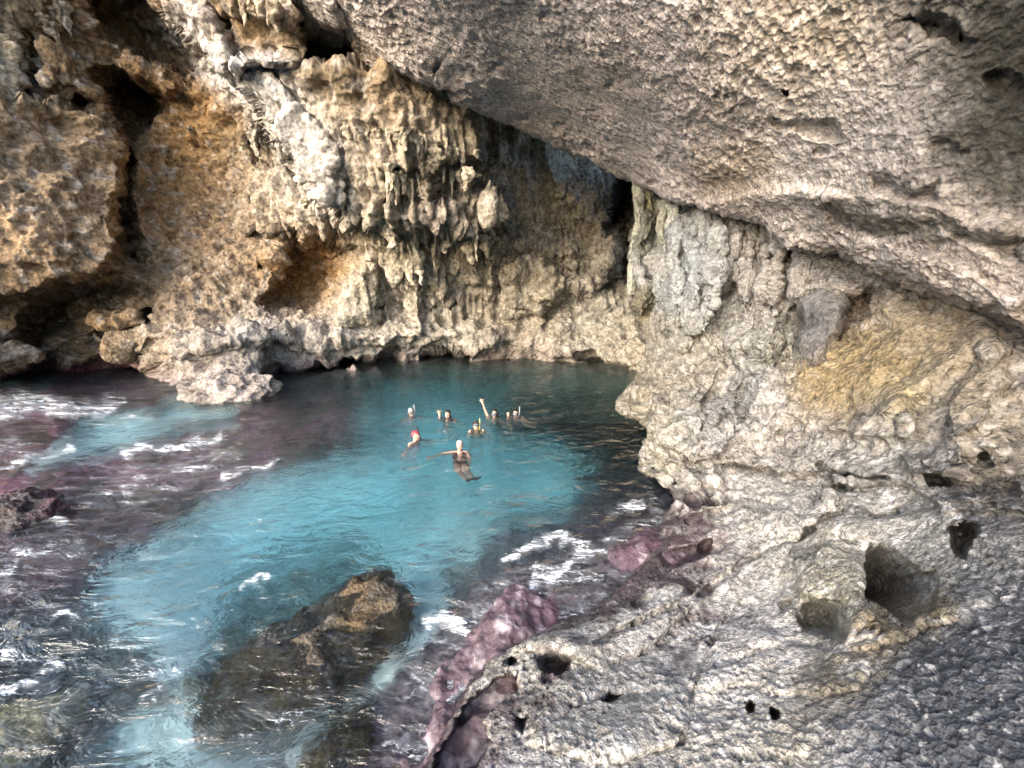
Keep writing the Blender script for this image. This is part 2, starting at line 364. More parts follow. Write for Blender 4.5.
wq = P0 + .15 * np.stack([perlin(P0 / .5, 211), perlin(P0 / .5, 212), perlin(P0 / .5, 213)], -1)
h -= sstep(.45, .15, worley(wq / np.array([.55, .55, .75]), 23)) * .26 * sstep(-.2, .35, fbm(P0, 1.8, 2, 214))
h = h * (1 - .6 * smooth) * (1 - .35 * flute) + hf * flute * 1.9
P1 = P0 + N0 * h[..., None]
# --- colour of the stone; some places lightened or darkened to stand for light
TAN = (192, 160, 120); OCH = (178, 132, 74); PALE = (206, 188, 162); WHT = (218, 208, 196); GRY = (166, 158, 146); OLV = (140, 128, 106); PUR = (120, 66, 82)
spots = [(-100, 200, TAN, 120), (50, 200, TAN, 70), (40, 280, (170, 132, 88), 50), (60, 80, (160, 128, 86), 50), (10, 70, (200, 184, 150), 25), (130, 30, (164, 126, 80), 50), (120, 100, (160, 124, 80), 40), (180, 170, OCH, 55), (200, 240, (186, 146, 98), 45), (150, 90, (150, 112, 66), 30),  # left wall and upper recess spots lightened to make up for weak light
 (185, 24, (238, 232, 226), 20), (218, 56, (238, 232, 226), 18), (240, 20, (158, 128, 92), 30), (285, 118, (226, 218, 210), 26), (312, 160, (232, 224, 214), 24), (328, 190, (226, 216, 204), 22), (256, 84, (232, 228, 224), 20), (350, 70, (150, 130, 100), 35), (380, 90, (168, 138, 98), 40), (360, 150, PALE, 45), (430, 130, (190, 172, 146), 45), (400, 185, (172, 154, 118), 30), (430, 218, (176, 160, 146), 40), (280, 205, PALE, 40), (250, 150, (160, 138, 100), 25), (240, 210, (180, 156, 124), 40),
 (305, 275, (204, 146, 68), 34), (270, 280, (150, 112, 66), 18), (353, 300, (166, 158, 132), 18), (415, 285, (204, 190, 164), 36), (395, 250, (206, 190, 162), 36), (470, 260, (196, 180, 152), 36), (215, 290, (182, 158, 126), 45), (110, 320, (168, 130, 80), 40), (60, 300, (130, 106, 76), 40), (40, 330, (110, 94, 74), 30), (0, 355, (196, 172, 140), 28), (140, 340, (176, 158, 132), 25),  # alcove spot: its own ochre, brightened to offset the shade inside
 (205, 370, (176, 164, 152), 42), (260, 345, (176, 170, 162), 40), (340, 340, (200, 190, 174), 40), (430, 335, (190, 180, 164), 40), (520, 290, (182, 170, 146), 45), (520, 340, (178, 164, 148), 30), (550, 170, (212, 200, 176), 60), (500, 150, (190, 176, 148), 30), (560, 245, (142, 132, 114), 40), (620, 210, (90, 84, 74), 25), (610, 320, (176, 172, 160), 40), (640, 345, (176, 164, 140), 40), (680, 250, GRY, 60), (560, 40, OLV, 60)]  # hollow under the roof edge: lightened against shade, lower part darkened as shade
col = blend_cols(qx, qy, spots)
col = patina(col, P1, (2.6, .7, .26), 2, .42, .34, 1.2, (74, 62, 48))
purp = sstep(.75, .1, P1[..., 2] + .35 * fbm(P1, .7, 2, 50)) * sstep(700, 0, PX)
crustpal = srgb(118, 62, 82) * (1 + .5 * fbm(P1, .4, 2, 55))[..., None]
toe = sstep(-4, 6, poly_sd(PX, PY, [(150, 340), (275, 340), (275, 420), (150, 420)]))
col = lerp(col, np.clip(crustpal, .01, .5), (purp * (.25 + .65 * toe))[..., None])
wet = sstep(.7, .1, P1[..., 2])
wall_P, wall_C = P1, col
wall = grid_mesh("cave_wall", P1, {"Col": col * .58, "Wet": wet}, MAT_WALL)
tag(wall, "tall ochre and cream limestone cave wall behind the swimmers, hung with flowstone", "cave wall", kind="structure")

# ================================================================== ROOF
lipx = [200, 262, 290, 318, 345, 365, 385, 415, 440, 470, 500, 530, 560, 590, 620, 640, 660, 680, 710, 740, 780, 820, 870, 920, 970, 1024, 1100, 1250, 1500]
lipy = [-60, -6, 40, 40, 46, 66, 88, 92, 96, 104, 116, 131, 145, 158, 178, 188, 196, 205, 214, 222, 236, 249, 268, 289, 309, 330, 362, 425, 520]
C_PTS = [(200, -60, 12.4), (265, 0, 12.6), (345, 45, 12.6), (385, 88, 12.4), (480, 110, 13), (560, 143, 13.6), (640, 187, 13.3), (680, 205, 10.8), (740, 222, 8.6), (820, 247, 6.9), (920, 287, 5.5), (1024, 328, 4.5), (1200, 400, 3.5), (1500, 520, 2.4),
 (500, 0, 8), (640, 100, 8.2), (760, 150, 6.6), (800, 100, 5.4), (800, 0, 4.6), (900, 200, 5.0), (1024, 0, 3.5), (1024, 200, 4.1), (380, 0, 9.6), (512, -300, 5.0), (1000, -400, 2.5), (250, -300, 7.5), (1500, 200, 1.9), (1300, -300, 2.0), (650, -600, 3.6), (300, -650, 5)]
cf = tps([(p[0], p[1]) for p in C_PTS], np.log([p[2] for p in C_PTS]), .004)
nu = 1000; us = np.concatenate([np.linspace(225, 1040, 860), np.linspace(1042, 1500, 140)])
lp = np.interp(us, lipx, lipy); lp = lp + 3.5 * np.array([perlin(np.array([[x / 26, 3.3, 1.1]]))[0] for x in us]) + 2.0 * np.array([perlin(np.array([[x / 8, 5.3, 1.1]]))[0] for x in us])
tt = np.concatenate([np.linspace(0, .6, 70)[:-1] , np.linspace(.6, 1, 420)])
# rows: from far overhead down to the lip; the in-picture part is dense
top = -620.0
PX = np.repeat(us[None], len(tt), 0)
r0 = np.minimum(lp - 8, 0) - 6
PY = np.where(tt[:, None] < .6, top + (r0 - top)[None] * (tt[:, None] / .6), r0[None] + (lp - r0)[None] * ((tt[:, None] - .6) / .4))
D = np.exp(cf(PX, PY))
qx, qy = pxwarp(PX, PY, 5, 40, 2.5, 12, 2)
C_FEATS = [
 ('poly', [(908, 20), (930, 12), (950, 22), (975, 40), (960, 48), (925, 36)], .16, 5), ('pit', ell(937, 24, 6, 5), .15, 5), ('pit', ell(964, 38, 4, 6), .14, 4), ('poly', [(985, 76), (1005, 74), (1024, 86), (1020, 100), (995, 90)], .12, 5), ('pit', ell(963, 153, 5, 3), .09, 4), ('poly', [(930, 140), (950, 138), (956, 152), (940, 158)], .08, 5),
 ('pit', ell(789, 92, 5, 5), .25, 4), ('pit', ell(779, 118, 5, 4), .2, 4), ('poly', [(775, 124), (800, 122), (832, 124), (836, 140), (818, 142), (800, 130)], .18, 5), ('pit', ell(820, 157, 8, 4), .16, 4),
 ('poly', [(872, 175), (890, 178), (910, 190), (938, 186), (940, 200), (905, 202), (880, 190)], .16, 5),
 ('poly', [(820, 205), (860, 200), (905, 205), (960, 222), (1024, 240), (1024, 262), (940, 232), (880, 240), (830, 226)], .16, 6),
 ('ridge', [(700, 205), (800, 196), (880, 212), (1000, 236)], .2, 12),
 ('bump', [(880, 240), (960, 262), (1024, 300), (1024, 328), (940, 296), (880, 266)], .22, 14),
 ('poly', [(340, 20), (400, 70), (455, 86), (452, 104), (400, 100), (360, 70), (335, 40)], .5, 6),
 ('pit', [(398, 92), (418, 84), (450, 84), (458, 92), (440, 102), (405, 100)], .7, 5),
 ('pit', ell(438, 66, 5, 8), .4, 4), ('pit', ell(520, 118, 7, 4), .35, 3), ('pit', ell(560, 127, 6, 3), .3, 3), ('pit', ell(655, 180, 8, 5), .4, 4), ('pit', ell(610, 84, 8, 6), .22, 4), ('pit', ell(500, 58, 10, 6), .25, 5), ('pit', ell(545, 20, 7, 5), .2, 4),
 ('bump', ell(690, 146, 8, 9), .16, 6), ('bump', [(280, -30), (330, -10), (345, 20), (320, 36), (285, 30)], .6, 12),
]
D = apply_feats(qx, qy, D, C_FEATS)
# roll the lip: the last pixels turn away, then the underside runs on back behind the edge
dl = np.maximum(lp[None] - PY, 0); rr = 7.0
D = D * (1 + .05 * (1 - np.sqrt(np.clip(1 - ((rr - np.minimum(dl, rr)) / rr) ** 2, 0, 1))))
P0 = unproject(PX, PY, D)
last = P0[-1]; ray = last - np.array([0, 0, CAMZ]); ray /= np.linalg.norm(ray, axis=-1, keepdims=True)
ks = np.array([.05, .12, .22, .36, .55, .8, 1.1, 1.6, 2.3, 3.2, 4.5, 6.5, 9, 12])
sc = (last[:, 1] / 12.0)[:, None].clip(.25, 1)
back = [last + (ray * .75 + np.array([0, .25, 1.0]) * (.35 + .75 * min(1, k))) * k * sc for k in ks]
P0 = np.concatenate([P0, np.array(back)], 0)
N0 = blur(grid_normals(P0), 4); N0 /= np.linalg.norm(N0, axis=-1, keepdims=True) + 1e-9
core = N0[:len(tt)]; sg = np.sign((core * (np.array([0, 0, CAMZ]) - P0[:len(tt)])).sum()); N0 = N0 * sg
dep = project(P0)[2]; sp = np.abs(dep) / F * 1.3
ca, sa = math.cos(.5), math.sin(.5)
PR = np.stack([P0[..., 0] * ca + P0[..., 1] * sa, -P0[..., 0] * sa + P0[..., 1] * ca, P0[..., 2]], -1)
rgh = .35 + .8 * sstep(-.45, .45, fbm(P0, 2.2, 2, 49))
h = rock_noise(P0, sp, 2.4, 3, .06, 41, 'plain') + karst(PR, sp, .36, 3, .25, 43, (1.5, .8, 1), .9) * rgh + karst(PR, sp, .13, 3, .54, 45, (1.8, .8, 1), .95) * (.4 + .6 * rgh)
h -= sstep(.38, .1, worley(P0 / .32, 4)) * .07 * sstep(.1, .6, fbm(P0, 1.4, 2, 48))
PXe = np.concatenate([PX, np.repeat(PX[-1:], len(ks), 0)]); PYe = np.concatenate([PY, np.repeat(PY[-1:], len(ks), 0)])
h *= (.7 + .5 * sstep(600, 350, PXe)) * (1 + .6 * sstep(34, 4, np.concatenate([dl, np.zeros((len(ks), dl.shape[1]))])))
P1 = P0 + N0 * h[..., None]
qx2, qy2 = pxwarp(PXe, PYe, 9, 30, 5, 10, 14)
PK = (198, 184, 176)
spots = [(500, 60, PK, 120), (300, 20, (190, 176, 158), 50), (380, 60, (186, 170, 150), 45), (430, 92, (100, 96, 86), 22), (640, 120, PK, 120), (610, 75, (176, 160, 134), 40), (780, 60, (188, 170, 144), 80), (830, 40, (190, 166, 130), 40), (720, 175, (166, 144, 112), 28), (745, 170, (190, 160, 116), 24), (850, 110, (190, 182, 174), 90), (950, 90, (106, 102, 92), 60), (1000, 50, (76, 72, 64), 75), (940, 15, (98, 92, 80), 50), (1010, 150, (98, 96, 88), 55), (940, 145, (110, 106, 98), 26), (840, 215, (126, 116, 104), 32), (900, 190, (150, 140, 130), 40), (960, 230, (170, 158, 144), 40), (1000, 290, (176, 164, 152), 60), (930, 255, (140, 130, 120), 30), (810, 180, (200, 188, 174), 50), (400, -300, PK, 250), (1000, -300, (130, 124, 112), 250), (1300, 200, (140, 132, 120), 200), (840, 128, (140, 130, 112), 16)]
col = blend_cols(PXe, PYe, spots)
col = patina(col, P1, (1.6, .42, .13), 60, .34, .25, 1.0, (92, 84, 74))
stain = np.maximum(sstep(26, -26, poly_sd(qx2, qy2, [(1100, -400), (975, -60), (962, 40), (958, 100), (950, 128), (925, 150), (965, 170), (1000, 210), (1100, 250)])), .75 * sstep(9, -7, poly_sd(qx2, qy2, [(822, 205), (900, 205), (960, 224), (1030, 244), (1030, 262), (950, 240), (880, 236), (830, 222)])))
stain = np.maximum(stain, .55 * sstep(12, -10, poly_sd(qx2, qy2, [(700, 168), (742, 160), (760, 178), (730, 192), (705, 186)]))); stain *= sstep(-.75, .1, fbm(P1, .35, 3, 66))
col = lerp(col, np.ones_like(col) * srgb(66, 63, 52) * (1 + .5 * fbm(P1, .12, 3, 67))[..., None], (stain * .82)[..., None])
col = col * np.array([.97, .98, 1.045])
roof = grid_mesh("cave_roof", P1, {"Col": col * .80, "Wet": np.zeros(P1.shape[:2])}, MAT_CEIL)
tag(roof, "huge sloping pinkish grey limestone roof of the cave with fine scalloped surface", "cave roof", kind="structure")

# ================================================================== RIGHT ROCK FACE AND FOREGROUND LEDGE
edge = [(120, 640), (190, 639), (215, 639), (240, 636), (262, 634), (285, 638), (300, 637), (330, 642), (352, 644), (372, 640), (384, 636), (394, 624), (404, 617), (413, 618), (417, 634), (421, 646), (432, 645), (440, 640), (455, 636), (468, 637), (476, 644), (482, 660), (492, 668), (505, 668), (530, 656), (555, 646), (572, 630), (590, 612), (605, 596), (620, 570), (634, 545), (645, 512), (660, 484), (672, 474), (690, 462), (715, 450), (745, 434), (768, 424), (820, 395), (1100, 300)]
R_PTS = [(645, 190, 14.6), (660, 240, 14.0), (640, 300, 14.8), (642, 350, 14.6), (640, 378, 12.8), (620, 405, 10.2), (650, 400, 9.9), (645, 422, 10.0), (637, 455, 9.0), (645, 475, 8.5), (668, 495, 7.5),
 (690, 230, 12.4), (690, 300, 11.6), (680, 360, 10.6), (740, 300, 9.8), (740, 225, 10.2), (800, 300, 8.4), (820, 250, 8.0), (740, 400, 8.3), (700, 440, 8.2), (800, 380, 7.3), (900, 340, 6.1), (920, 290, 6.2), (1000, 350, 5.1), (1024, 330, 5.1), (1000, 440, 4.4), (900, 440, 5.3), (800, 470, 6.4), (760, 470, 7.0),
 (648, 552, 6.1), (690, 560, 5.75), (600, 606, 5.1), (520, 642, 4.5), (474, 690, 3.95), (425, 768, 3.3), (600, 700, 3.7), (690, 600, 5.0), (740, 540, 5.8), (800, 600, 4.3), (800, 540, 5.1), (800, 700, 3.1), (900, 580, 3.8), (900, 700, 2.6), (1000, 520, 3.6), (1000, 600, 2.95), (1000, 700, 2.25), (1024, 480, 3.95), (700, 768, 2.8), (560, 768, 2.95), (1200, 350, 3.9), (1200, 600, 2.2), (1500, 500, 2.2), (800, 900, 2.1), (500, 900, 2.3), (1200, 900, 1.4), (350, 1100, 1.9), (900, 1100, 1.6), (660, 120, 15), (800, 120, 9.5), (1000, 200, 6.2)]
rf = tps([(p[0], p[1]) for p in R_PTS], np.log([p[2] for p in R_PTS]), .0015)
ys = np.concatenate([np.linspace(128, 185, 24)[:-1], np.arange(185, 770, 1.1), np.linspace(772, 1100, 90)])
xl = np.interp(ys, [e[0] for e in edge], [e[1] for e in edge])
q1 = np.stack([ys / 17, ys * 0 + 9.3, ys * 0 + .7], -1); q2 = np.stack([ys / 6, ys * 0 + 4.3, ys * 0 + .7], -1)
xl = xl + 3.5 * perlin(q1) + 2.2 * perlin(q2)
ss = np.linspace(0, 1, 430)
PXv = np.where(ss[None] < .9, xl[:, None] + (1030 - xl[:, None]) * (ss[None] / .9), 1030 + (1500 - 1030) * ((ss[None] - .9) / .1))
# denser columns where the ledge is wide
ss = np.concatenate([np.linspace(0, .9, 560), np.linspace(.9, 1, 50)[1:]])
PX = np.where(ss[None] < .9, xl[:, None] + (1030 - xl[:, None]) * (ss[None] / .9), 1030 + 470 * ((ss[None] - .9) / .1))
PY = np.repeat(ys[:, None], len(ss), 1)
D = np.exp(rf(PX, PY))
qx, qy = pxwarp(PX, PY, 4, 30, 2, 9, 4)
R_FEATS = [
 # flowstone columns at the far end
 ('ridge', [(641, 180), (640, 230), (637, 260), (641, 300), (636, 330)], .7, 6), ('ridge', [(655, 185), (648, 240)], .5, 5), ('pit', [(646, 196), (660, 196), (655, 236), (648, 240)], .9, 5),
 ('bump', [(646, 262), (668, 232), (690, 206), (740, 215), (735, 280), (700, 335), (668, 330)], 1.1, 26),
 ('ridge', [(676, 230), (672, 300), (680, 345)], .5, 7), ('ridge', [(692, 226), (694, 300)], .4, 6), ('ridge', [(712, 226), (716, 290), (706, 330)], .4, 7), ('ridge', [(740, 240), (742, 300)], .4, 8), ('ridge', [(765, 250), (760, 300), (748, 340)], .35, 7),
 # blue-grey rounded slab with a hollow each side
 ('bump', [(803, 300), (820, 295), (838, 305), (840, 325), (828, 352), (814, 368), (803, 345)], .34, 12),
 ('poly', [(840, 296), (866, 292), (872, 316), (846, 336), (838, 340)], .4, 6), ('pit', [(790, 298), (800, 296), (802, 340), (792, 360), (788, 330)], .35, 6),
 ('bump', [(762, 310), (785, 305), (780, 345), (765, 372), (755, 355)], .4, 10),
 # ochre buttress and its ribs
 ('ridge', [(980, 340), (930, 380), (880, 405)], .2, 10), ('ridge', [(910, 312), (890, 350), (865, 392)], .14, 10), ('pit', [(884, 398), (905, 372), (926, 352), (922, 370), (898, 398)], .14, 8),
 # cracks
 ('pit', [(716, 456), (724, 455), (730, 462), (752, 466), (776, 474), (774, 481), (748, 473), (722, 466)], 0.99, 3),
 ('pit', [(812, 460), (830, 468), (860, 474), (890, 476), (888, 481), (850, 480), (815, 470)], 0.88, 3), ('pit', [(815, 484), (840, 482), (850, 490), (830, 496)], 0.77, 3),
 ('pit', [(920, 474), (940, 478), (958, 488), (940, 488), (922, 482)], 0.66, 3), ('pit', [(972, 448), (984, 452), (990, 464), (980, 462)], 0.55, 3), ('pit', [(700, 400), (704, 400), (704, 432), (700, 430)], 0.77, 3),
 ('ridge', [(680, 510), (760, 500), (830, 500)], .18, 14), ('ridge', [(720, 530), (800, 520), (862, 532)], .15, 12), ('pit', [(800, 530), (830, 515), (850, 505), (846, 512), (812, 540), (790, 560), (788, 552)], .3, 5),
 ('pit', [(655, 552), (690, 545), (725, 540), (720, 552), (690, 560), (668, 566)], .35, 7), ('pit', [(690, 566), (712, 560), (724, 566), (700, 576)], .25, 6),
 ('bump', [(790, 560), (830, 545), (862, 560), (880, 610), (850, 640), (846, 604), (800, 596)], .16, 20),
 ('pit', ell(873, 628, 5, 4), .1, 3), ('pit', ell(884, 632, 4, 3), .1, 3),
 # fissure and rock pools near the water
 ('pit', ell(514, 662, 5, 5), .3, 4), ('pit', ell(571, 708, 6, 6), .12, 4),
 ('pit', ell(640, 600, 10, 5, -30), .25, 5), ('pit', ell(690, 588, 9, 5, -20), .2, 5), ('pit', ell(705, 545, 6, 8, 30), .3, 4), ('pit', ell(690, 498, 4, 9, -30), .25, 4), ('pit', ell(660, 470, 5, 4), .2, 3),
 ('ridge', [(560, 660), (640, 620), (720, 580)], .14, 16), ('ridge', [(620, 740), (700, 680), (760, 650)], .1, 18), ('ridge', [(840, 650), (900, 640), (980, 600)], .08, 12),
 # broken slabs and steps of the ledge and the face
 ('poly', [(790, 560), (830, 540), (864, 556), (868, 600), (884, 632), (848, 644), (844, 604), (800, 598)], -.12, 4), ('poly', [(690, 690), (700, 640), (735, 622), (790, 646), (880, 648), (860, 692), (790, 694), (740, 682)], -.07, 4),
 ('poly', [(510, 648), (555, 636), (610, 608), (680, 578), (702, 600), (660, 640), (600, 672), (560, 650)], -.12, 4), ('poly', [(560, 684), (640, 660), (692, 692), (680, 742), (600, 762), (525, 742)], -.09, 5), ('poly', [(700, 590), (760, 560), (790, 580), (760, 612), (710, 620)], .08, 4),
 ('poly', [(640, 425), (662, 400), (722, 396), (742, 430), (716, 456), (660, 464)], -.28, 5), ('poly', [(720, 462), (780, 477), (832, 472), (822, 500), (760, 512), (720, 496)], .22, 4), ('poly', [(830, 428), (900, 396), (926, 410), (905, 440), (850, 442)], -.16, 4), ('poly', [(940, 402), (990, 350), (1012, 380), (980, 430), (945, 440)], -.12, 4), ('poly', [(895, 452), (960, 442), (972, 480), (900, 474)], -.12, 3), ('poly', [(830, 486), (900, 484), (930, 500), (880, 520), (835, 510)], .14, 4), ('poly', [(745, 380), (780, 372), (800, 410), (770, 440), (744, 420)], -.14, 5),
 ('ridge', [(752, 232), (748, 300), (738, 340)], .22, 5), ('ridge', [(777, 240), (772, 330), (757, 372)], .22, 5), ('ridge', [(800, 258), (797, 300)], .16, 5), ('ridge', [(690, 396), (712, 420), (736, 402)], .2, 5), ('ridge', [(704, 330), (718, 366), (702, 392)], .2, 5), ('ridge', [(662, 360), (690, 372), (700, 392)], .25, 6), ('ridge', [(735, 345), (745, 372), (730, 392)], .2, 5), ('ridge', [(850, 430), (930, 372), (985, 350)], .12, 6),
 ('ridge', [(600, 642), (700, 592), (740, 562), (800, 540), (832, 514)], -.16, 3), ('ridge', [(690, 702), (712, 650), (722, 622), (750, 600)], -.08, 3), ('ridge', [(720, 662), (790, 646), (870, 654), (960, 622)], -.08, 4), ('ridge', [(520, 742), (600, 700), (690, 690)], -.07, 4), ('ridge', [(690, 520), (740, 500), (800, 512)], -.18, 3), ('ridge', [(650, 440), (700, 470), (712, 500)], -.2, 3), ('ridge', [(860, 520), (920, 506), (990, 506)], -.1, 3),
 # dark slab at the right
 ('bump', [(930, 500), (980, 480), (1040, 470), (1040, 515), (985, 512), (940, 512)], .2, 12), ('pit', ell(1012, 486, 9, 6), .2, 5),
]
R_FEATS = [(f[0], f[1], f[2] * (.55 if f[0] in ('ridge', 'bump') and f[1][0][0] > 840 and f[1][0][1] < 470 else 1.0 if f[0] in ('ridge', 'poly') and f[1][0][1] > 500 else 1.7 if f[0] in ('ridge', 'poly') else 1.5 if (f[0] == 'pit' and f[2] < .5) else 1), f[3]) for f in R_FEATS]
D = apply_feats(qx, qy, D, R_FEATS)
D = blur(D, 1)
dl = np.maximum(PX - xl[:, None], 0); rr = np.interp(ys, [400, 560, 700], [8, 12, 22])[:, None]
rk = np.interp(ys, [380, 500, 600], [.05, .05, .10])[:, None]
D = D * (1 + rk * (1 - np.sqrt(np.clip(1 - ((rr - np.minimum(dl, rr)) / rr) ** 2, 0, 1))))
P0 = unproject(PX, PY, D); inhole = np.zeros(PX.shape)
# solution holes: they run down and away under their near left rims, so their right walls catch the light
for pts, amt, soft, dr in [
 ([(868, 544), (886, 541), (914, 564), (937, 572), (945, 595), (936, 616), (914, 622), (905, 628), (890, 616), (868, 596), (865, 565)], 2.3, 9, (.50, .57, -.56)),
 ([(944, 527), (958, 521), (978, 524), (984, 533), (974, 541), (966, 560), (957, 558), (951, 541)], 1.2, 4, (.72, .54, -.43)),
 ([(800, 602), (815, 598), (842, 608), (846, 632), (830, 641), (806, 633), (797, 620)], .8, 5, (.52, .56, -.62)),
 ([(775, 602), (790, 598), (796, 606), (786, 614)], .3, 3, (.5, .56, -.6)),
 (ell(752, 706, 7, 8), .6, 3, (.42, .5, -.75)), (ell(776, 715, 8, 10), .6, 3, (.42, .5, -.75)),
 ([(470, 698), (498, 677), (521, 671), (522, 688), (500, 706), (482, 722), (492, 744), (476, 775), (420, 790), (438, 750), (458, 716)], 1.5, 5, (-.04, .54, -.84)),
 ([(534, 658), (552, 650), (576, 655), (572, 672), (556, 680), (540, 672)], .6, 5, (.1, .55, -.8)), ([(596, 700), (606, 692), (622, 694), (620, 704), (602, 708)], .3, 4, (.1, .55, -.8)), ([(514, 716), (530, 712), (526, 734), (514, 730)], .3, 4, (.1, .55, -.8))]:
    sdp = -poly_sd(qx, qy, pts); inhole = np.maximum(inhole, sstep(-2, 3, sdp)); P0 += (np.where(sdp > 0, 1 - np.exp(-np.maximum(sdp, 0) / soft), 0) * amt)[..., None] * np.array(dr)
last = P0[:, 0]; ray = last - np.array([0, 0, CAMZ]); ray /= np.linalg.norm(ray, axis=-1, keepdims=True)
lowf = sstep(480, 620, ys)[:, None]
ks = np.array([.03, .07, .13, .22, .36, .55, .85, 1.3, 2.0, 3.0])
bd = (ray * .65 + np.array([.55, 0, -.35])) * (1 - lowf) + (np.array([.25, .3, -1.0]) + ray * .35) * lowf
sc = np.interp(ys, [200, 480, 700, 1100], [1.2, .9, .5, .5])[:, None]
back = np.stack([last + bd * k * sc + np.array([.5, 0, 0]) * max(0, k - .4) * sc for k in ks[::-1]], 1)
P0 = np.concatenate([back, P0], 1)
N0 = blur(grid_normals(P0), 3); N0 /= np.linalg.norm(N0, axis=-1, keepdims=True) + 1e-9
N0 *= np.sign((N0[:, len(ks):] * (np.array([0, 0, CAMZ]) - P0[:, len(ks):])).sum())
dep = np.abs(project(P0)[2]); sp = np.maximum(dep, .8) / F * 1.25
PXe = np.concatenate([np.repeat(PX[:, :1], len(ks), 1), PX], 1); PYe = np.concatenate([np.repeat(PY[:, :1], len(ks), 1), PY], 1)
flow = sstep(40, -10, poly_sd(PXe, PYe, [(630, 150), (745, 200), (765, 300), (720, 350), (655, 345), (630, 300)]))
near = sstep(430, 560, PYe); scale = np.clip(dep / 5.0, .35, 2.0)
hb = rock_noise(P0, sp, 1.6, 3, .13, 71, 'plain')
hm = karst(P0, sp, .62, 4, .36, 75, (1, 1, 1.15), .95) * (1 - .72 * near) * (.5 + .7 * sstep(-.35, .4, fbm(P0, 1.7, 2, 96)))
slate = sstep(10, -25, poly_sd(PXe, PYe, [(1050, 540), (985, 590), (905, 650), (865, 700), (880, 790), (1600, 1100), (1600, 500)]))
och = sstep(6, -12, poly_sd(PXe, PYe, [(780, 405), (830, 352), (872, 330), (905, 318), (912, 290), (932, 306), (965, 330), (990, 350), (940, 400), (900, 395), (868, 412), (820, 425)]))
pitn = worley(P0 / .075, 3); pits = -sstep(.36, .22, pitn) * .045 * near * (sstep(-.35, .15, fbm(P0, .5, 2, 81)))
wl = worley(P0 / .16, 9); pits -= sstep(.34, .2, wl) * .10 * sstep(.1, .4, fbm(P0, .9, 2, 83))
honey = np.clip(.25 + sstep(30, -10, poly_sd(PXe, PYe, [(700, 225), (800, 235), (800, 300), (770, 350), (700, 345), (715, 290)])) + sstep(30, -10, poly_sd(PXe, PYe, [(620, 400), (700, 390), (740, 440), (700, 500), (640, 470)])) * .7, 0, 1.2) * (1 - near)
wq = P0 + .06 * np.stack([perlin(P0 / .2, 201), perlin(P0 / .2, 202), perlin(P0 / .2, 203)], -1)
pits -= sstep(.36, .24, worley(wq / np.array([.34, .34, .42]), 21)) * .34 * honey * sstep(-.15, .2, fbm(P0, .9, 2, 204))
pits -= sstep(.36, .22, worley(wq / .17, 22)) * .16 * np.clip(honey + .1, 0, 1) * sstep(-.1, .2, fbm(P0, .6, 2, 205))
hf = 0
for lam, a in ((.5, .16), (.26, .10)):
    hf = hf + a * (np.abs(perlin(P0 / np.array([lam, lam, lam * 7]), 91 + lam)) * 2 - .4) * sstep(1.2, 2.4, lam / sp)
slab = sstep(5, -4, poly_sd(PXe, PYe, [(803, 300), (820, 295), (838, 305), (840, 325), (828, 352), (814, 368), (803, 345)]))
calm = np.clip(np.maximum.reduce([flow * .5, och * .75, slab * .8, slate * .3]), 0, 1)
hn = karst(P0, sp, .10, 3, .26, 87, (1, 1, 1), .95) * sstep(7, 3, dep)
h = hb * (1.3 - .6 * near) * (1 - .6 * och) * np.clip((dep / 8) ** 1.3, .10, 1.1) + hm * np.clip((dep / 7) ** 1.2, .10, 1.0) * (1 - calm) + hn * (1 - calm * .6) * (.35 + .9 * sstep(-.35, .4, fbm(P0, .9, 2, 95))) + pits * (1 - calm) + hf * flow
h *= 1 - .8 * np.concatenate([np.zeros((len(inhole), len(ks))), inhole], 1)
P1 = P0 + N0 * h[..., None]
GW = (206, 198, 186); SL = (88, 92, 98)
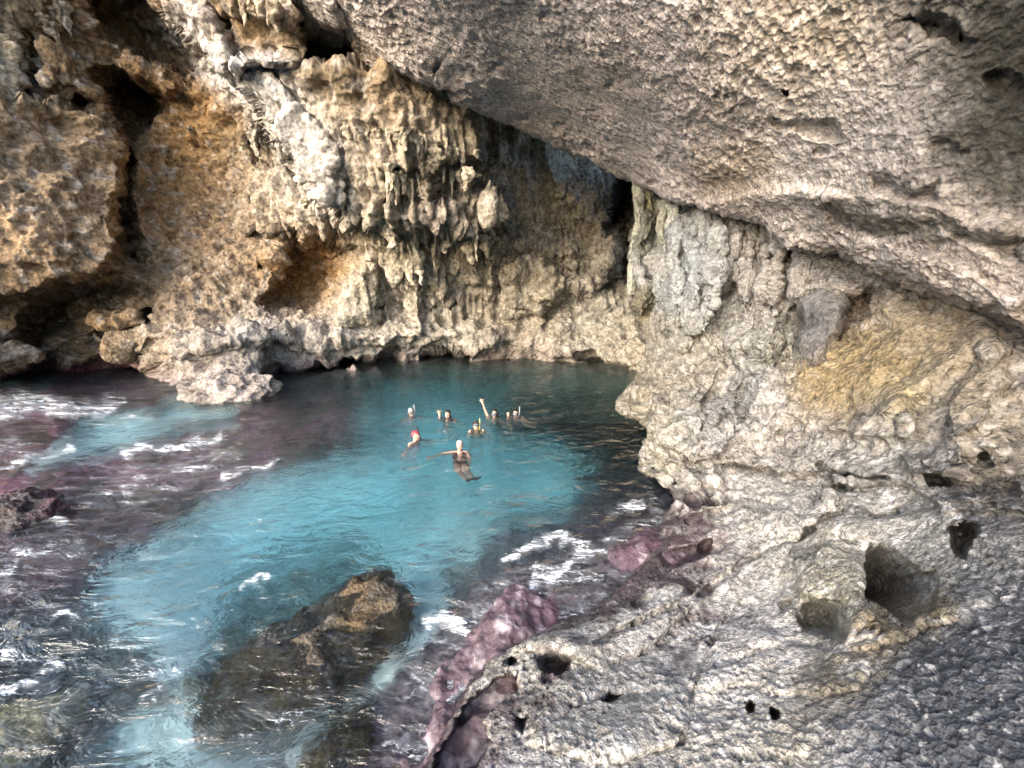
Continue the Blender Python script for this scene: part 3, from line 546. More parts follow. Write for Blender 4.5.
spots = [(640, 230, (150, 150, 134), 16), (655, 215, (124, 120, 92), 8), (690, 270, (184, 194, 196), 32), (665, 265, (206, 196, 184), 16), (640, 310, (166, 152, 118), 16), (640, 350, (170, 156, 128), 24), (660, 340, (180, 176, 164), 25), (720, 300, (184, 182, 174), 35), (760, 270, (184, 176, 166), 40), (820, 270, (190, 182, 172), 40), (820, 325, (96, 98, 108), 17), (855, 312, (150, 124, 104), 16), (790, 340, (158, 156, 144), 22), (700, 380, (178, 168, 148), 35), (640, 405, (176, 164, 138), 25), (660, 450, (184, 176, 152), 35), (710, 430, (186, 184, 182), 35), (745, 400, (166, 168, 166), 25), (770, 420, (214, 204, 190), 22), (790, 450, (130, 124, 118), 18), (740, 470, (196, 188, 176), 40), (850, 375, (168, 144, 98), 40), (880, 345, (168, 144, 98), 30), (925, 335, (176, 156, 116), 32), (905, 400, (190, 170, 120), 24), (880, 420, (176, 170, 156), 20), (960, 320, (186, 160, 120), 26), (900, 280, (184, 170, 156), 40), (970, 390, (176, 160, 132), 36), (930, 430, (160, 156, 150), 34), (860, 450, (176, 172, 164), 30), (1000, 300, (176, 164, 154), 50), (1010, 420, (166, 154, 136), 40), (990, 470, (160, 142, 110), 25), (980, 495, (92, 94, 100), 28), (1024, 500, (86, 86, 86), 30),
 (700, 490, (190, 182, 166), 40), (700, 530, (178, 160, 156), 30), (800, 500, (184, 178, 166), 50), (760, 540, (196, 190, 178), 45), (650, 620, GW, 50), (720, 620, GW, 50), (560, 690, (190, 182, 164), 40), (620, 690, (196, 188, 172), 45), (700, 700, (208, 202, 190), 50), (600, 745, (200, 192, 176), 40), (700, 745, (196, 184, 160), 40), (830, 570, (172, 164, 140), 32), (885, 520, (170, 166, 156), 32), (950, 560, (150, 148, 138), 30), (902, 588, (92, 94, 80), 26), (940, 620, (166, 144, 104), 20), (880, 640, (170, 150, 116), 26), (820, 620, (140, 138, 122), 24), (780, 640, (206, 198, 186), 30), (780, 690, (196, 188, 174), 34), (830, 690, (130, 118, 94), 34), (850, 740, (150, 148, 146), 34), (790, 745, (170, 160, 138), 30), (870, 670, (150, 140, 122), 24), (930, 680, SL, 40), (1000, 600, (112, 112, 112), 38), (980, 700, SL, 60), (920, 740, (110, 114, 120), 40), (1000, 760, (110, 114, 118), 50), (1020, 560, (130, 128, 122), 30), (500, 720, (170, 160, 146), 30), (470, 760, (120, 100, 104), 30), (1200, 400, (160, 150, 136), 150), (1200, 700, SL, 200), (700, 900, GW, 120), (500, 950, GW, 120), (700, 140, (180, 172, 160), 60), (900, 180, (180, 170, 158), 100)]  # big hole's spot darkened to stand for the shade inside it
qx, qy = pxwarp(PXe, PYe, 8, 26, 4, 9, 6)
col = blend_cols(qx, qy, spots)
lamR = 1.0
colp = patina(col, P1, (1.1, .26, .07), 101, .62, .40, 1.3, (62, 60, 58), (238, 234, 226)); colq = patina(col, P1, (.8, .2, .05), 106, .2, .12, .8)
col = lerp(colp, colq, calm[..., None])
col = col * np.array([.975, .99, 1.025])
col = lerp(col, np.ones_like(col) * srgb(84, 87, 92) * (1 + .5 * fbm(P1, .09, 3, 118))[..., None], (slate * .62)[..., None])
col = lerp(col, np.ones_like(col) * srgb(112, 113, 120) * (1 + .35 * fbm(P1 / np.array([1, 1, 3.0]), .2, 3, 116))[..., None], (slab * .55)[..., None])
chip = sstep(.3, .5, fbm(P1, .055, 3, 120) + .4 * fbm(P1, .5, 1, 123)) * slate
col = lerp(col, srgb(206, 204, 200) * np.ones_like(col), (chip * .6)[..., None])
pz = P1[..., 2]
purp = sstep(.62, .15, pz + .40 * fbm(P1, .35, 4, 130)) * sstep(470, 500, PYe) * .9
for hole in ([(534, 658), (552, 650), (576, 655), (572, 672), (556, 680), (540, 672)], [(596, 700), (606, 692), (622, 694), (620, 704), (602, 708)], [(510, 690), (560, 700), (550, 722), (510, 730), (490, 715)], [(650, 500), (690, 520), (725, 545), (690, 566), (650, 570)]):
    purp = np.maximum(purp, sstep(8, -6, poly_sd(qx, qy, hole)) * sstep(-.5, .35, fbm(P1, .15, 2, 134)) * .75)
col = lerp(col, np.clip(srgb(64, 44, 54) * (1 + .7 * fbm(P1, .12, 2, 137))[..., None], .01, .5), purp[..., None])
wet = np.maximum(sstep(.45, .15, pz), slate * .25)
# one continuous rock, cut along a natural break into the face and the ledge
yb = np.interp(PXe, [600, 660, 720, 780, 830, 900, 960, 1030, 1500], [474, 478, 474, 482, 490, 486, 494, 512, 560])
fy = (PYe < yb)[:-1, :-1]
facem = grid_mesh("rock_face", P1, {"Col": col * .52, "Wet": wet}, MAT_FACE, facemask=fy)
tag(facem, "grey limestone rock face on the right with an ochre stain and pale flowstone columns", "rock face", kind="structure")
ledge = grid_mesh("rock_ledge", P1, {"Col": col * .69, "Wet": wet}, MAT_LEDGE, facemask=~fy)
tag(ledge, "pitted whitish rock ledge in the foreground with dark holes and a slate-grey corner", "rock ledge", kind="structure")

# ================================================================== SEABED
B_PTS = [(-400, 420, 1.0), (-300, 600, 1.0), (-300, 900, 1.5), (100, 600, 1.0), (250, 560, 1.9), (330, 530, 2.2), (450, 480, 2.6), (460, 440, 2.8), (400, 460, 2.4), (520, 520, 2.2), (420, 560, 2.0), (430, 600, 1.4), (300, 720, 1.1), (250, 740, .9), (200, 700, .6), (420, 640, .5),
 (50, 480, .28), (150, 470, .35), (30, 430, .30), (-100, 450, .4), (100, 440, .9), (170, 432, 1.0), (60, 384, 1.6), (120, 384, 1.5), (60, 403, .3), (150, 410, .5), (290, 432, .7), (240, 470, .7), (340, 430, 1.2), (240, 420, .8), (320, 395, 2.0), (420, 395, 3.0), (480, 380, 3.2), (600, 400, 3.4), (590, 440, 3.2), (560, 480, 3.0), (630, 490, 2.2), (60, 600, .8), (40, 560, .5), (60, 700, .7), (10, 520, .15), (150, 530, .9), (120, 650, .9), (10, 740, .2), (120, 760, .8),
 (440, 650, .12), (480, 600, .15), (520, 570, .14), (560, 600, .04), (600, 560, .05), (630, 525, .14), (660, 520, .12), (640, 580, .06), (690, 540, .05), (420, 690, .08), (390, 740, .10), (330, 768, .3), (460, 690, -.02), (380, 800, .05), (560, 640, .02), (720, 560, .02), (600, 345, 3.0), (300, 345, 3), (0, 345, 2), (300, 1100, .5), (-200, 1100, 1.5), (720, 400, 3.0), (720, 345, 3)]
bf = tps([(p[0], p[1]) for p in B_PTS], np.array([p[2] for p in B_PTS]), .002)
uu = np.concatenate([np.arange(-420, -10, 6), np.arange(-10, 740, 1.5)]); vv = np.concatenate([np.arange(318, 370, 2.5), np.arange(370, 775, 1.4), np.arange(775, 1100, 6)])
PX, PY = np.meshgrid(uu, vv)
qx, qy = pxwarp(PX, PY, 7, 36, 3.5, 11, 8)
H = np.clip(bf(PX, PY), -.5, 4.2); H = np.where(H > .6, .6 + (H - .6) * .75, H)
H = H + .045 * sstep(20, -20, poly_sd(PX, PY, [(400, 680), (430, 630), (500, 575), (580, 545), (640, 495), (720, 500), (690, 560), (600, 625), (500, 670), (440, 730), (380, 800), (300, 800)]))
sand = np.zeros(PX.shape)
for pts, soft, amt in [
  ([(95, 612), (140, 570), (200, 535), (270, 492), (330, 478), (380, 470), (400, 440), (480, 432), (500, 470), (560, 480), (600, 490), (560, 520), (500, 545), (440, 580), (405, 600), (350, 562), (300, 572), (250, 600), (225, 640), (200, 690), (170, 700), (150, 660), (110, 640)], 14, 1.0),
  ([(30, 458), (90, 430), (160, 414), (232, 416), (240, 428), (190, 440), (140, 452), (90, 464), (40, 474)], 8, 1.0),
  ([(-60, 388), (60, 378), (140, 378), (160, 388), (80, 394), (-60, 400)], 5, .7),
  ([(360, 388), (400, 384), (450, 386), (440, 400), (380, 402)], 8, .6),
  ([(350, 440), (390, 404), (440, 408), (500, 406), (520, 425), (500, 440), (480, 470), (380, 470)], 12, .42),
  ([(400, 590), (440, 575), (455, 600), (420, 660), (380, 690), (330, 690), (300, 720), (280, 768), (110, 768), (200, 720), (250, 690), (310, 688), (390, 640)], 12, 1.0),
  ([(90, 790), (120, 745), (190, 712), (240, 700), (330, 700), (330, 790)], 9, 1.0)]:
    sand = np.maximum(sand, amt * sstep(soft * .5, -soft * .5, poly_sd(qx, qy, pts) + 9 * perlin(np.stack([PX / 22, PY / 12, PX * 0], -1), 61)))
P0 = unproject(PX, PY, (CAMZ + H) / -zc(PY))
sp = np.linalg.norm(P0 - np.array([0, 0, CAMZ]), axis=-1) / F * 1.6
hr = rock_noise(P0, sp, 1.1, 3, .14, 151, 'plain') + karst(P0, sp, .5, 3, .5, 155)
deep = sstep(-.1, 1.0, H)
P1 = P0.copy(); P1[..., 2] += hr * (1 - sand) * (.32 + .68 * deep) - sstep(.4, .15, worley(P0 / .35, 31)) * .04 * (1 - sand) * (1 - deep) + karst(P0, sp, .20, 3, .22, 159) * (1 - sand) * (1 - deep) + sand * (.07 * fbm(P0, 1.2, 2, 158) + .03 * np.abs(perlin(P0 / np.array([.5, .22, 1]), 162)))
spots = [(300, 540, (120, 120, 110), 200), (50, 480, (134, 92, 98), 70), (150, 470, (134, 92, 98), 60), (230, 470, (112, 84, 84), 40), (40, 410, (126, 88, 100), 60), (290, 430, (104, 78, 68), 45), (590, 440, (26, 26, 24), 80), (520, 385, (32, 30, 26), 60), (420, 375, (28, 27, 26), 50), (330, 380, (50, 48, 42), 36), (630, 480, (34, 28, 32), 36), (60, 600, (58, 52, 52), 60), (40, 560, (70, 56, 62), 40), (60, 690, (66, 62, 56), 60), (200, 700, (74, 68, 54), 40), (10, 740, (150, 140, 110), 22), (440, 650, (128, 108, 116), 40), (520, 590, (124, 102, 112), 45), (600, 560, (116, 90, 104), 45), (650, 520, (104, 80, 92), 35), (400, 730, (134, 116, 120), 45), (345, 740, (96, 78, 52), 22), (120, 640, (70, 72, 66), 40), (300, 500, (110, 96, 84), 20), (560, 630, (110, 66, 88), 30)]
col = blend_cols(qx, qy, spots)
col = patina(col, P1, (1.0, .3, .1), 160, .3, .22, 1.3, (60, 44, 44), (206, 186, 190))
scol = np.clip(srgb(232, 230, 222) * (1 + .16 * fbm(P1, .9, 4, 165) - .45 * sstep(.4, .7, fbm(P1, .5, 3, 168)) - .4 * sstep(.1, .6, fbm(P1, 2.4, 3, 169)))[..., None], .02, .85)
rn = fbm(P1, .9, 4, 181); rn2 = fbm(P1, .16, 3, 184)
reefc = lerp(np.ones_like(col) * srgb(184, 110, 118), np.ones_like(col) * srgb(132, 98, 78), sstep(-.3, .4, rn)[..., None])
reefc = np.clip(reefc * (1 + .55 * rn2)[..., None], .02, .6); reefc = lerp(reefc, np.ones_like(col) * srgb(64, 38, 46), (sstep(.15, .5, fbm(P1, .4, 3, 187)) * .7)[..., None])
reefm = sstep(24, -10, poly_sd(qx, qy, [(-420, 396), (60, 394), (150, 402), (200, 412), (262, 414), (330, 412), (362, 428), (350, 448), (300, 462), (262, 486), (190, 520), (120, 556), (70, 600), (-420, 700)])) * (1 - sand)
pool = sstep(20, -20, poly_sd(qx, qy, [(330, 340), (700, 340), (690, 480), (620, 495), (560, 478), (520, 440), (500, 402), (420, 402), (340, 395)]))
shelf = sstep(20, -10, poly_sd(qx, qy, [(430, 630), (500, 575), (580, 545), (640, 495), (760, 480), (760, 640), (480, 760), (300, 1100), (330, 768), (400, 690)]))
lace = sstep(.1, .5, fbm(P1, .22, 4, 171)); blot = sstep(.05, .45, fbm(P1, .35, 3, 174))
sh = lerp(np.ones_like(col) * srgb(100, 74, 86), np.ones_like(col) * srgb(186, 172, 178), lace[..., None] * .7); sh = lerp(sh, np.ones_like(col) * srgb(58, 26, 44), blot[..., None] * .75)
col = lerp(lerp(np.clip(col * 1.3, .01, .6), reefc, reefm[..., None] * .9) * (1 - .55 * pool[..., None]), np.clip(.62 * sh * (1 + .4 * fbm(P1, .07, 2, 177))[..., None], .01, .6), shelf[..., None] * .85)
col = lerp(col, scol, sand[..., None])
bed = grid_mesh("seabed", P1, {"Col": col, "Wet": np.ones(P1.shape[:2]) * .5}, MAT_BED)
tag(bed, "seabed of pale sand channels between purple and brown reef", "seabed", kind="structure")
# the sea floor beyond, out to the open sea
ang = np.linspace(-math.pi, math.pi, 73); rad = np.array([.5, 4, 10, 30, 90, 300, 900])
A_, R_ = np.meshgrid(ang, rad); P = np.stack([R_ * np.sin(A_), R_ * np.cos(A_), -4.7 - .02 * R_.clip(0, 100)], -1)
deepbed = grid_mesh("sea_floor", P, {"Col": np.ones(P.shape) * srgb(150, 150, 135), "Wet": np.zeros(P.shape[:2])}, MAT_BED)
tag(deepbed, "deep sandy sea floor running out from the cave", "sea floor", kind="structure")

# ================================================================== WATER
def water_material():
    m, n, L = new_mat("clear sea water")
    out = n.new("ShaderNodeOutputMaterial"); geo = n.new("ShaderNodeNewGeometry")
    fo = n.new("ShaderNodeAttribute"); fo.attribute_name = "Foam"
    mp = n.new("ShaderNodeMapping"); mp.inputs["Rotation"].default_value = (0, 0, math.radians(-28)); mp.inputs["Scale"].default_value = (.75, 1.5, 1); L.new(geo.outputs["Position"], mp.inputs[0])
    n1 = n.new("ShaderNodeTexNoise"); n1.inputs["Scale"].default_value = 2.2; n1.inputs["Detail"].default_value = 4; n1.inputs["Roughness"].default_value = .55; n1.inputs["Distortion"].default_value = .6; L.new(mp.outputs[0], n1.inputs["Vector"])
    bp = n.new("ShaderNodeBump"); bp.inputs["Strength"].default_value = 1; bp.inputs["Distance"].default_value = .25; L.new(n1.outputs["Fac"], bp.inputs["Height"])
    fr = n.new("ShaderNodeFresnel"); fr.inputs[0].default_value = 1.33; L.new(bp.outputs[0], fr.inputs["Normal"])
    tr = n.new("ShaderNodeBsdfTransparent"); tr.inputs[0].default_value = (.93, .985, .99, 1)
    rf_ = n.new("ShaderNodeBsdfRefraction"); rf_.inputs["IOR"].default_value = 1.33; rf_.inputs["Roughness"].default_value = 0.0; L.new(bp.outputs[0], rf_.inputs["Normal"])
    rf_.inputs[0].default_value = (.93, .985, .99, 1)
    gl = n.new("ShaderNodeBsdfGlossy"); gl.inputs["Roughness"].default_value = .03; L.new(bp.outputs[0], gl.inputs["Normal"])
    m1 = n.new("ShaderNodeMixShader"); m1.inputs[0].default_value = .7; L.new(tr.outputs[0], m1.inputs[1]); L.new(rf_.outputs[0], m1.inputs[2])
    m2 = n.new("ShaderNodeMixShader"); L.new(fr.outputs[0], m2.inputs[0]); L.new(m1.outputs[0], m2.inputs[1]); L.new(gl.outputs[0], m2.inputs[2])
    # foam: streaks broken up by two noises
    mf = n.new("ShaderNodeMapping"); mf.inputs["Rotation"].default_value = (0, 0, math.radians(-46)); mf.inputs["Scale"].default_value = (.8, 3.0, 1); L.new(geo.outputs["Position"], mf.inputs[0])
    f1 = n.new("ShaderNodeTexNoise"); f1.inputs["Scale"].default_value = 3.2; f1.inputs["Detail"].default_value = 7; f1.inputs["Roughness"].default_value = .66; f1.inputs["Distortion"].default_value = .8; L.new(mf.outputs[0], f1.inputs["Vector"])
    f2 = n.new("ShaderNodeTexVoronoi"); f2.feature = 'DISTANCE_TO_EDGE'; f2.inputs["Scale"].default_value = 14
    wv = n.new("ShaderNodeVectorMath"); wv.operation = 'MULTIPLY_ADD'; L.new(f1.outputs["Color"], wv.inputs[0]); wv.inputs[1].default_value = (.5, .5, .5); L.new(mf.outputs[0], wv.inputs[2]); L.new(wv.outputs[0], f2.inputs["Vector"])
    lace = n.new("ShaderNodeMapRange"); lace.inputs[1].default_value = 0; lace.inputs[2].default_value = .22; lace.inputs[3].default_value = .16; lace.inputs[4].default_value = -.10; L.new(f2.outputs["Distance"], lace.inputs[0])
    def M(op, a, b_=None, c_=None):
        x = n.new("ShaderNodeMath"); x.operation = op
        for q_, v_ in enumerate((a, b_, c_)):
            if v_ is None: continue
            if hasattr(v_, 'links'): L.new(v_, x.inputs[q_])
            else: x.inputs[q_].default_value = v_
        return x.outputs[0]
    f3 = n.new("ShaderNodeTexNoise"); f3.inputs["Scale"].default_value = 1.3; f3.inputs["Detail"].default_value = 3; L.new(mf.outputs[0], f3.inputs["Vector"])
    fil = M('SUBTRACT', 1.0, M('MULTIPLY', M('ABSOLUTE', M('SUBTRACT', f1.outputs["Fac"], .5)), 8.0))
    patch = M('MULTIPLY_ADD', f3.outputs["Fac"], 1.7, -.12)
    val = M('ADD', M('MULTIPLY', fil, patch), lace.outputs[0])
    thr = M('MULTIPLY_ADD', fo.outputs["Fac"], -.80, 1.10)
    ms = n.new("ShaderNodeMapRange"); ms.interpolation_type = 'SMOOTHSTEP'; ms.inputs[4].default_value = .86
    L.new(val, ms.inputs[0]); L.new(thr, ms.inputs[1]); L.new(M('ADD', thr, .60), ms.inputs[2])
    df = n.new("ShaderNodeBsdfDiffuse"); df.inputs[0].default_value = (.82, .86, .88, 1); L.new(bp.outputs[0], df.inputs["Normal"])
    m3 = n.new("ShaderNodeMixShader"); veil = M('MULTIPLY', M('MULTIPLY', M('POWER', fo.outputs["Fac"], 2.0), f3.outputs["Fac"]), M('MULTIPLY_ADD', f1.outputs["Fac"], 1.2, -.42))
    L.new(M('MINIMUM', M('ADD', ms.outputs[0], M('MAXIMUM', veil, 0.0)), .92), m3.inputs[0]); L.new(m2.outputs[0], m3.inputs[1]); L.new(df.outputs[0], m3.inputs[2])
    L.new(m3.outputs[0], out.inputs[0])
    va = n.new("ShaderNodeVolumeAbsorption"); va.inputs[0].default_value = (.06, .835, .99, 1); va.inputs[1].default_value = .22
    L.new(va.outputs[0], out.inputs[1])
    return m
MAT_WATER = water_material()
pyr = np.concatenate([np.arange(1100, 770, -8.0), np.arange(770, 345, -1.25), [335, 325, 315, 305, 298]])
rr_ = CAMZ / np.tan(np.arctan((pyr - CY) / F) + PITCH)
rr_ = np.concatenate([rr_, [90, 160, 320, 640, 900]]); rr_ = np.concatenate([[.05, .6], rr_]); rr_ = np.unique(np.round(rr_, 4))
an = np.concatenate([np.linspace(-math.pi, -1.15, 30)[:-1], np.linspace(-1.15, .62, 1000), np.linspace(.62, math.pi, 34)[1:-1]])
A_, R_ = np.meshgrid(an, rr_)
P = np.stack([R_ * np.sin(A_), R_ * np.cos(A_), np.zeros_like(A_)], -1)
c, s = math.cos(math.radians(28)), math.sin(math.radians(28))
Qd = np.stack([(P[..., 0] * c + P[..., 1] * s) * .6, (-P[..., 0] * s + P[..., 1] * c) * 1.3, P[..., 2] + 2.7], -1)
front = sstep(1.6, 2.4, np.where(np.abs(A_) < 1.25, 3, 1)) * sstep(40, 22, R_)
px, py, dp = project(P); px = np.where(dp > .1, px, -999); py = np.where(dp > .1, py, 5000)
rough_ = np.clip(sstep(60, -40, poly_sd(px, py, [(-300, 390), (120, 388), (260, 440), (260, 500), (120, 560), (60, 640), (-300, 800)])) + .5, 0, 1.3)
Z = (.07 * perlin(Qd / 1.9, 1) + .035 * perlin(Qd / .8, 3) + .018 * (1 - np.abs(perlin(Qd / .5, 5)) * 2)) * rough_
P[..., 2] = Z * front
foam = np.zeros(px.shape)
wx, wy = pxwarp(px, py, 9, 30, 4, 10, 12)
def fm(pts, soft, a):
    global foam
    foam = np.maximum(foam, a * sstep(soft, -soft, poly_sd(wx, wy, pts)))
def fl(pts, r, a):
    global foam
    foam = np.maximum(foam, a * np.exp(-(line_d(wx, wy, pts) / r) ** 2))
fm([(-250, 395), (40, 396), (110, 394), (140, 404), (90, 418), (0, 424), (-250, 440)], 8, .85)
fl([(0, 462), (40, 452), (70, 446)], 6, .85); fl([(90, 422), (150, 415)], 4, .7); fl([(20, 445), (-50, 452)], 8, .7)
fm([(70, 500), (130, 455), (190, 445), (240, 440), (250, 470), (180, 490), (100, 520)], 12, .5)
fl([(120, 452), (180, 444), (220, 438)], 6, .95); fl([(120, 485), (180, 470), (240, 455)], 6, .75); fl([(225, 474), (255, 468), (275, 460)], 5, 1.0); fl([(0, 512), (30, 505), (60, 520)], 8, .8)
fm([(-60, 530), (60, 510), (100, 520), (90, 560), (40, 600), (-60, 640)], 14, .44)
fl([(0, 575), (20, 555), (50, 545)], 6, .85); fl([(50, 620), (70, 610), (78, 615)], 5, .95); fl([(0, 690), (25, 680), (60, 662)], 7, 1.05); fl([(0, 660), (20, 650)], 8, .8)
fm([(10, 600), (110, 590), (190, 640), (180, 720), (60, 760), (-20, 760), (-40, 640)], 22, .40)
fl([(140, 690), (160, 680), (152, 694)], 5, .85); fl([(50, 720), (60, 705)], 4, .8); fl([(115, 640), (140, 660)], 5, .6)
fl([(238, 588), (250, 583), (266, 580)], 3.5, 1.2); fl([(395, 578), (410, 582)], 4, .6)
fm([(110, 768), (200, 725), (240, 700), (310, 690), (340, 690), (320, 730), (300, 790), (100, 800)], 10, .42)
# surf on the right-hand shelf
fl([(505, 560), (530, 542), (560, 535), (582, 545), (584, 560)], 6, 1.15); fl([(584, 555), (560, 570), (535, 580), (525, 598)], 7, 1.1); fl([(430, 625), (445, 615), (470, 640), (482, 660), (478, 680)], 9, 1.2); fl([(478, 680), (450, 700), (430, 720)], 8, .8); fl([(612, 512), (640, 508)], 6, 1.0); fl([(555, 555), (600, 550)], 6, .7)
fm([(440, 610), (500, 570), (590, 545), (660, 500), (690, 530), (640, 590), (560, 640), (480, 690), (420, 768), (370, 768), (400, 680)], 10, .62)
fl([(408, 420), (420, 424)], 3, .45)
hid = sstep(1150, 900, py)
foam *= hid * (dp > .1)
n_r, n_a = P.shape[:2]
bot = P[-1:].copy(); bot[..., 2] = -24; bot0 = np.repeat(np.array([[[0, 0, -24.0]]]), n_a, 1) + P[:1] * 0 + np.stack([np.sin(an), np.cos(an), an * 0], -1)[None] * .05
PW = np.concatenate([P, bot, bot0], 0)[:, ::-1]; foamW = np.concatenate([foam, np.zeros((2, n_a))], 0)[:, ::-1]
water = grid_mesh("sea_water", PW, {"Foam": foamW}, MAT_WATER, closed_u=True)
tag(water, "clear turquoise sea water in the cave pool with foam streaks", "water", kind="structure")
# ================================================================== STALACTITES AND FLOWSTONE (parts of the rock they hang from)
def drip_mesh(name, length, r0, colr, mat, parent, loc, seed, column=False):
    """one hanging dripstone: fluted, tapering tube with a blunt wet tip"""
    rs = np.random.RandomState(seed); nz, na = 26, 18
    t = np.linspace(0, 1, nz)[:, None]; a = np.linspace(0, 2 * math.pi, na, endpoint=False)[None]
    prof = (1.0 - .35 * t if column else (1 - t) ** .75 * .85 + .15) * (1 + .22 * np.sin(t * rs.uniform(9, 15) + rs.uniform(0, 6)) * (1 - t * .5))
    prof = np.where(t > .985, prof * (.6 if column else .1), prof)
    r = r0 * prof * (1 + .20 * np.sin(a * rs.randint(3, 6) + t * rs.uniform(1, 4) + rs.uniform(0, 6)) + .08 * np.sin(a * 7 + t * 9))
    bend = rs.uniform(-.10, .10, 2) * length
    X = r * np.cos(a) + bend[0] * t ** 2 + r0 * .3 * np.sin(t * 6 + rs.uniform(0, 6)); Y = r * np.sin(a) + bend[1] * t ** 2; Zz = -length * (t - .12) + 0 * a
    P = np.stack([X, Y, Zz], -1); nn = fbm(P + seed * 3.7, .25, 3, seed)
    P[..., 0] += nn * r0 * .35; P[..., 1] += np.roll(nn, 3, 1) * r0 * .35
    c = np.clip(np.array(colr)[None, None] * (1 + .35 * fbm(P + seed, .12, 2, seed + 3))[..., None], .02, .8)
    o = grid_mesh(name, P, {"Col": c, "Wet": np.ones(P.shape[:2]) * .15}, mat, closed_u=True)
    o.location = loc; o.parent = parent
    return o
WP, WC = wall_P, wall_C
def wall_at(px, py):
    i = int(np.clip(round((py + 130) / SPW), 0, WP.shape[0] - 1)); j = int(np.clip(round((px + 280) / SPW), 0, WP.shape[1] - 1))
    return WP[i, j], WC[i, j]
rd = random.Random(11); k = 0
for (x0, x1, y0, y1, n, L0, L1, rad, out_) in [
    (251, 264, 122, 128, 4, 1.4, 1.9, .15, .15), (268, 292, 128, 140, 6, 1.2, 1.8, .14, .15),
    (382, 420, 166, 170, 9, 1.1, 1.6, .11, .12), (432, 458, 164, 166, 5, .9, 1.5, .12, .15), (462, 482, 172, 180, 4, .8, 1.2, .13, .15),
    (2, 30, 42, 50, 6, 1.3, 2.1, .17, .2), (54, 68, 4, 10, 4, .9, 1.5, .11, .3), (40, 52, 16, 30, 3, .7, 1.2, .12, .2),
    (386, 500, 230, 236, 13, .7, 1.9, .15, .2), (345, 476, 128, 150, 14, .4, .8, .12, .15),
    (236, 288, -4, 14, 8, .6, 1.1, .13, .2), (405, 424, 262, 266, 4, 1.2, 2.2, .14, .1), (300, 336, 198, 214, 5, .5, .9, .12, .15)]:
    for i in range(n):
        px_ = x0 + (x1 - x0) * (i + rd.uniform(.2, .8)) / n; py_ = y0 + (y1 - y0) * (i + .5) / n + rd.uniform(-3, 3)
        p, c = wall_at(px_, py_)
        d = np.array([0, 0, CAMZ]) - p; d[2] = 0; d /= np.linalg.norm(d)
        drip_mesh("stalactite", rd.uniform(L0 * .5, L1 * .8), rad * rd.choice((.6, .9, 1.2, 1.6, 2.1)) * rd.uniform(.85, 1.15), lerp(c, srgb(196, 184, 152), .3) * .8, MAT_WALL, wall, Vector((p + d * out_).tolist()), 100 + k); k += 1
for (px_, py_, dd, L_, r_, c_) in [(640, 190, 14.1, 4.2, .24, (158, 158, 144)), (651, 194, 14.0, 2.1, .26, (130, 126, 98)), (664, 206, 13.2, 1.4, .2, (150, 150, 134)), (673, 212, 12.4, 1.7, .2, (176, 176, 166))]:
    drip_mesh("flowstone_column", L_, r_, srgb(*c_), MAT_FACE, facem, Vector(unproject(np.array(px_), np.array(py_), np.array(dd)).tolist()), 300 + px_, True)

# ================================================================== LOOSE ROCKS IN THE WATER
def boulder(name, label, cat, loc, radii, rotz, tilt, spots_c, seed, lam=.8, amp=.22, nu=260, nv=150, purple=0, group=None, moss=None):
    th = np.linspace(0.02, math.pi - .02, nv)[:, None]; ph = np.linspace(0, 2 * math.pi, nu, endpoint=False)[None]
    U = np.stack([np.sin(th) * np.cos(ph), np.sin(th) * np.sin(ph), np.cos(th) + 0 * ph], -1)
    U = np.sign(U) * np.abs(U) ** .9                                           # a blockier body than a ball
    P = U * np.array(radii); cs, sn = math.cos(tilt), math.sin(tilt)
    P = np.stack([P[..., 0] * cs + P[..., 2] * sn, P[..., 1], -P[..., 0] * sn + P[..., 2] * cs], -1)
    N = U / np.linalg.norm(U, axis=-1, keepdims=True)
    sp = np.full(P.shape[:2], max(radii) * 3.2 / nu)
    hh = rock_noise(P + seed * 9.1, sp, lam, 3, amp * .8, seed, 'plain') + karst(P + seed * 4.3, sp, lam * .6, 4, amp * 2.2, seed + 5, (1.4, 1, 1))
    P = P + N * hh[..., None]
    c = np.clip(fbm(P + seed, lam * 1.1, 3, seed + 9) * 1.3 + .5, 0, 1)
    col = lerp(np.ones(P.shape) * srgb(*spots_c[0]), np.ones(P.shape) * srgb(*spots_c[1]), c[..., None])
    col = patina(col, P + seed, (lam * 1.2, lam * .35, lam * .1), seed + 20, .5, .12, 1.3, (44, 38, 32), (190, 184, 172))
    o = grid_mesh(name, P, {"Col": col, "Wet": sstep(.6, .0, P[..., 2] + loc[2]) * .8}, MAT_STONE, closed_u=True)
    o.location = loc; o.rotation_euler = (0, 0, rotz)
    return tag(o, label, cat, group)
p = wpt(322, 642, -.3)
boulder("boulder", "big brown half-sunken boulder in the turquoise water near the ledge", "boulder", (p.x, p.y, -.43), (1.24, .72, .42), math.radians(42), math.radians(-6), ((86, 68, 42), (80, 73, 60)), 3, .8, .17)
p = wpt(342, 735, -.15)
boulder("boulder", "small olive brown rock under water between the big boulder and the purple shelf", "boulder", (p.x, p.y, -.42), (.36, .24, .28), math.radians(50), 0, ((98, 82, 50), (76, 64, 46)), 8, .5)
p = wpt(2, 735, -.1)
boulder("boulder", "flat pale tan rock just under the water at the photo's lower left corner", "boulder", (p.x, p.y, -.26), (.55, .42, .22), math.radians(20), 0, ((172, 160, 116), (140, 132, 104)), 12, .6, .12)
p = wpt(16, 511)
boulder("reef_rock", "dark purple reef rock breaking the surface in the foam by the left edge", "rock", (p.x, p.y, -.12), (.85, .5, .36), math.radians(-15), 0, ((74, 46, 52), (52, 38, 40)), 17, .6)
p = wpt(224, 400)
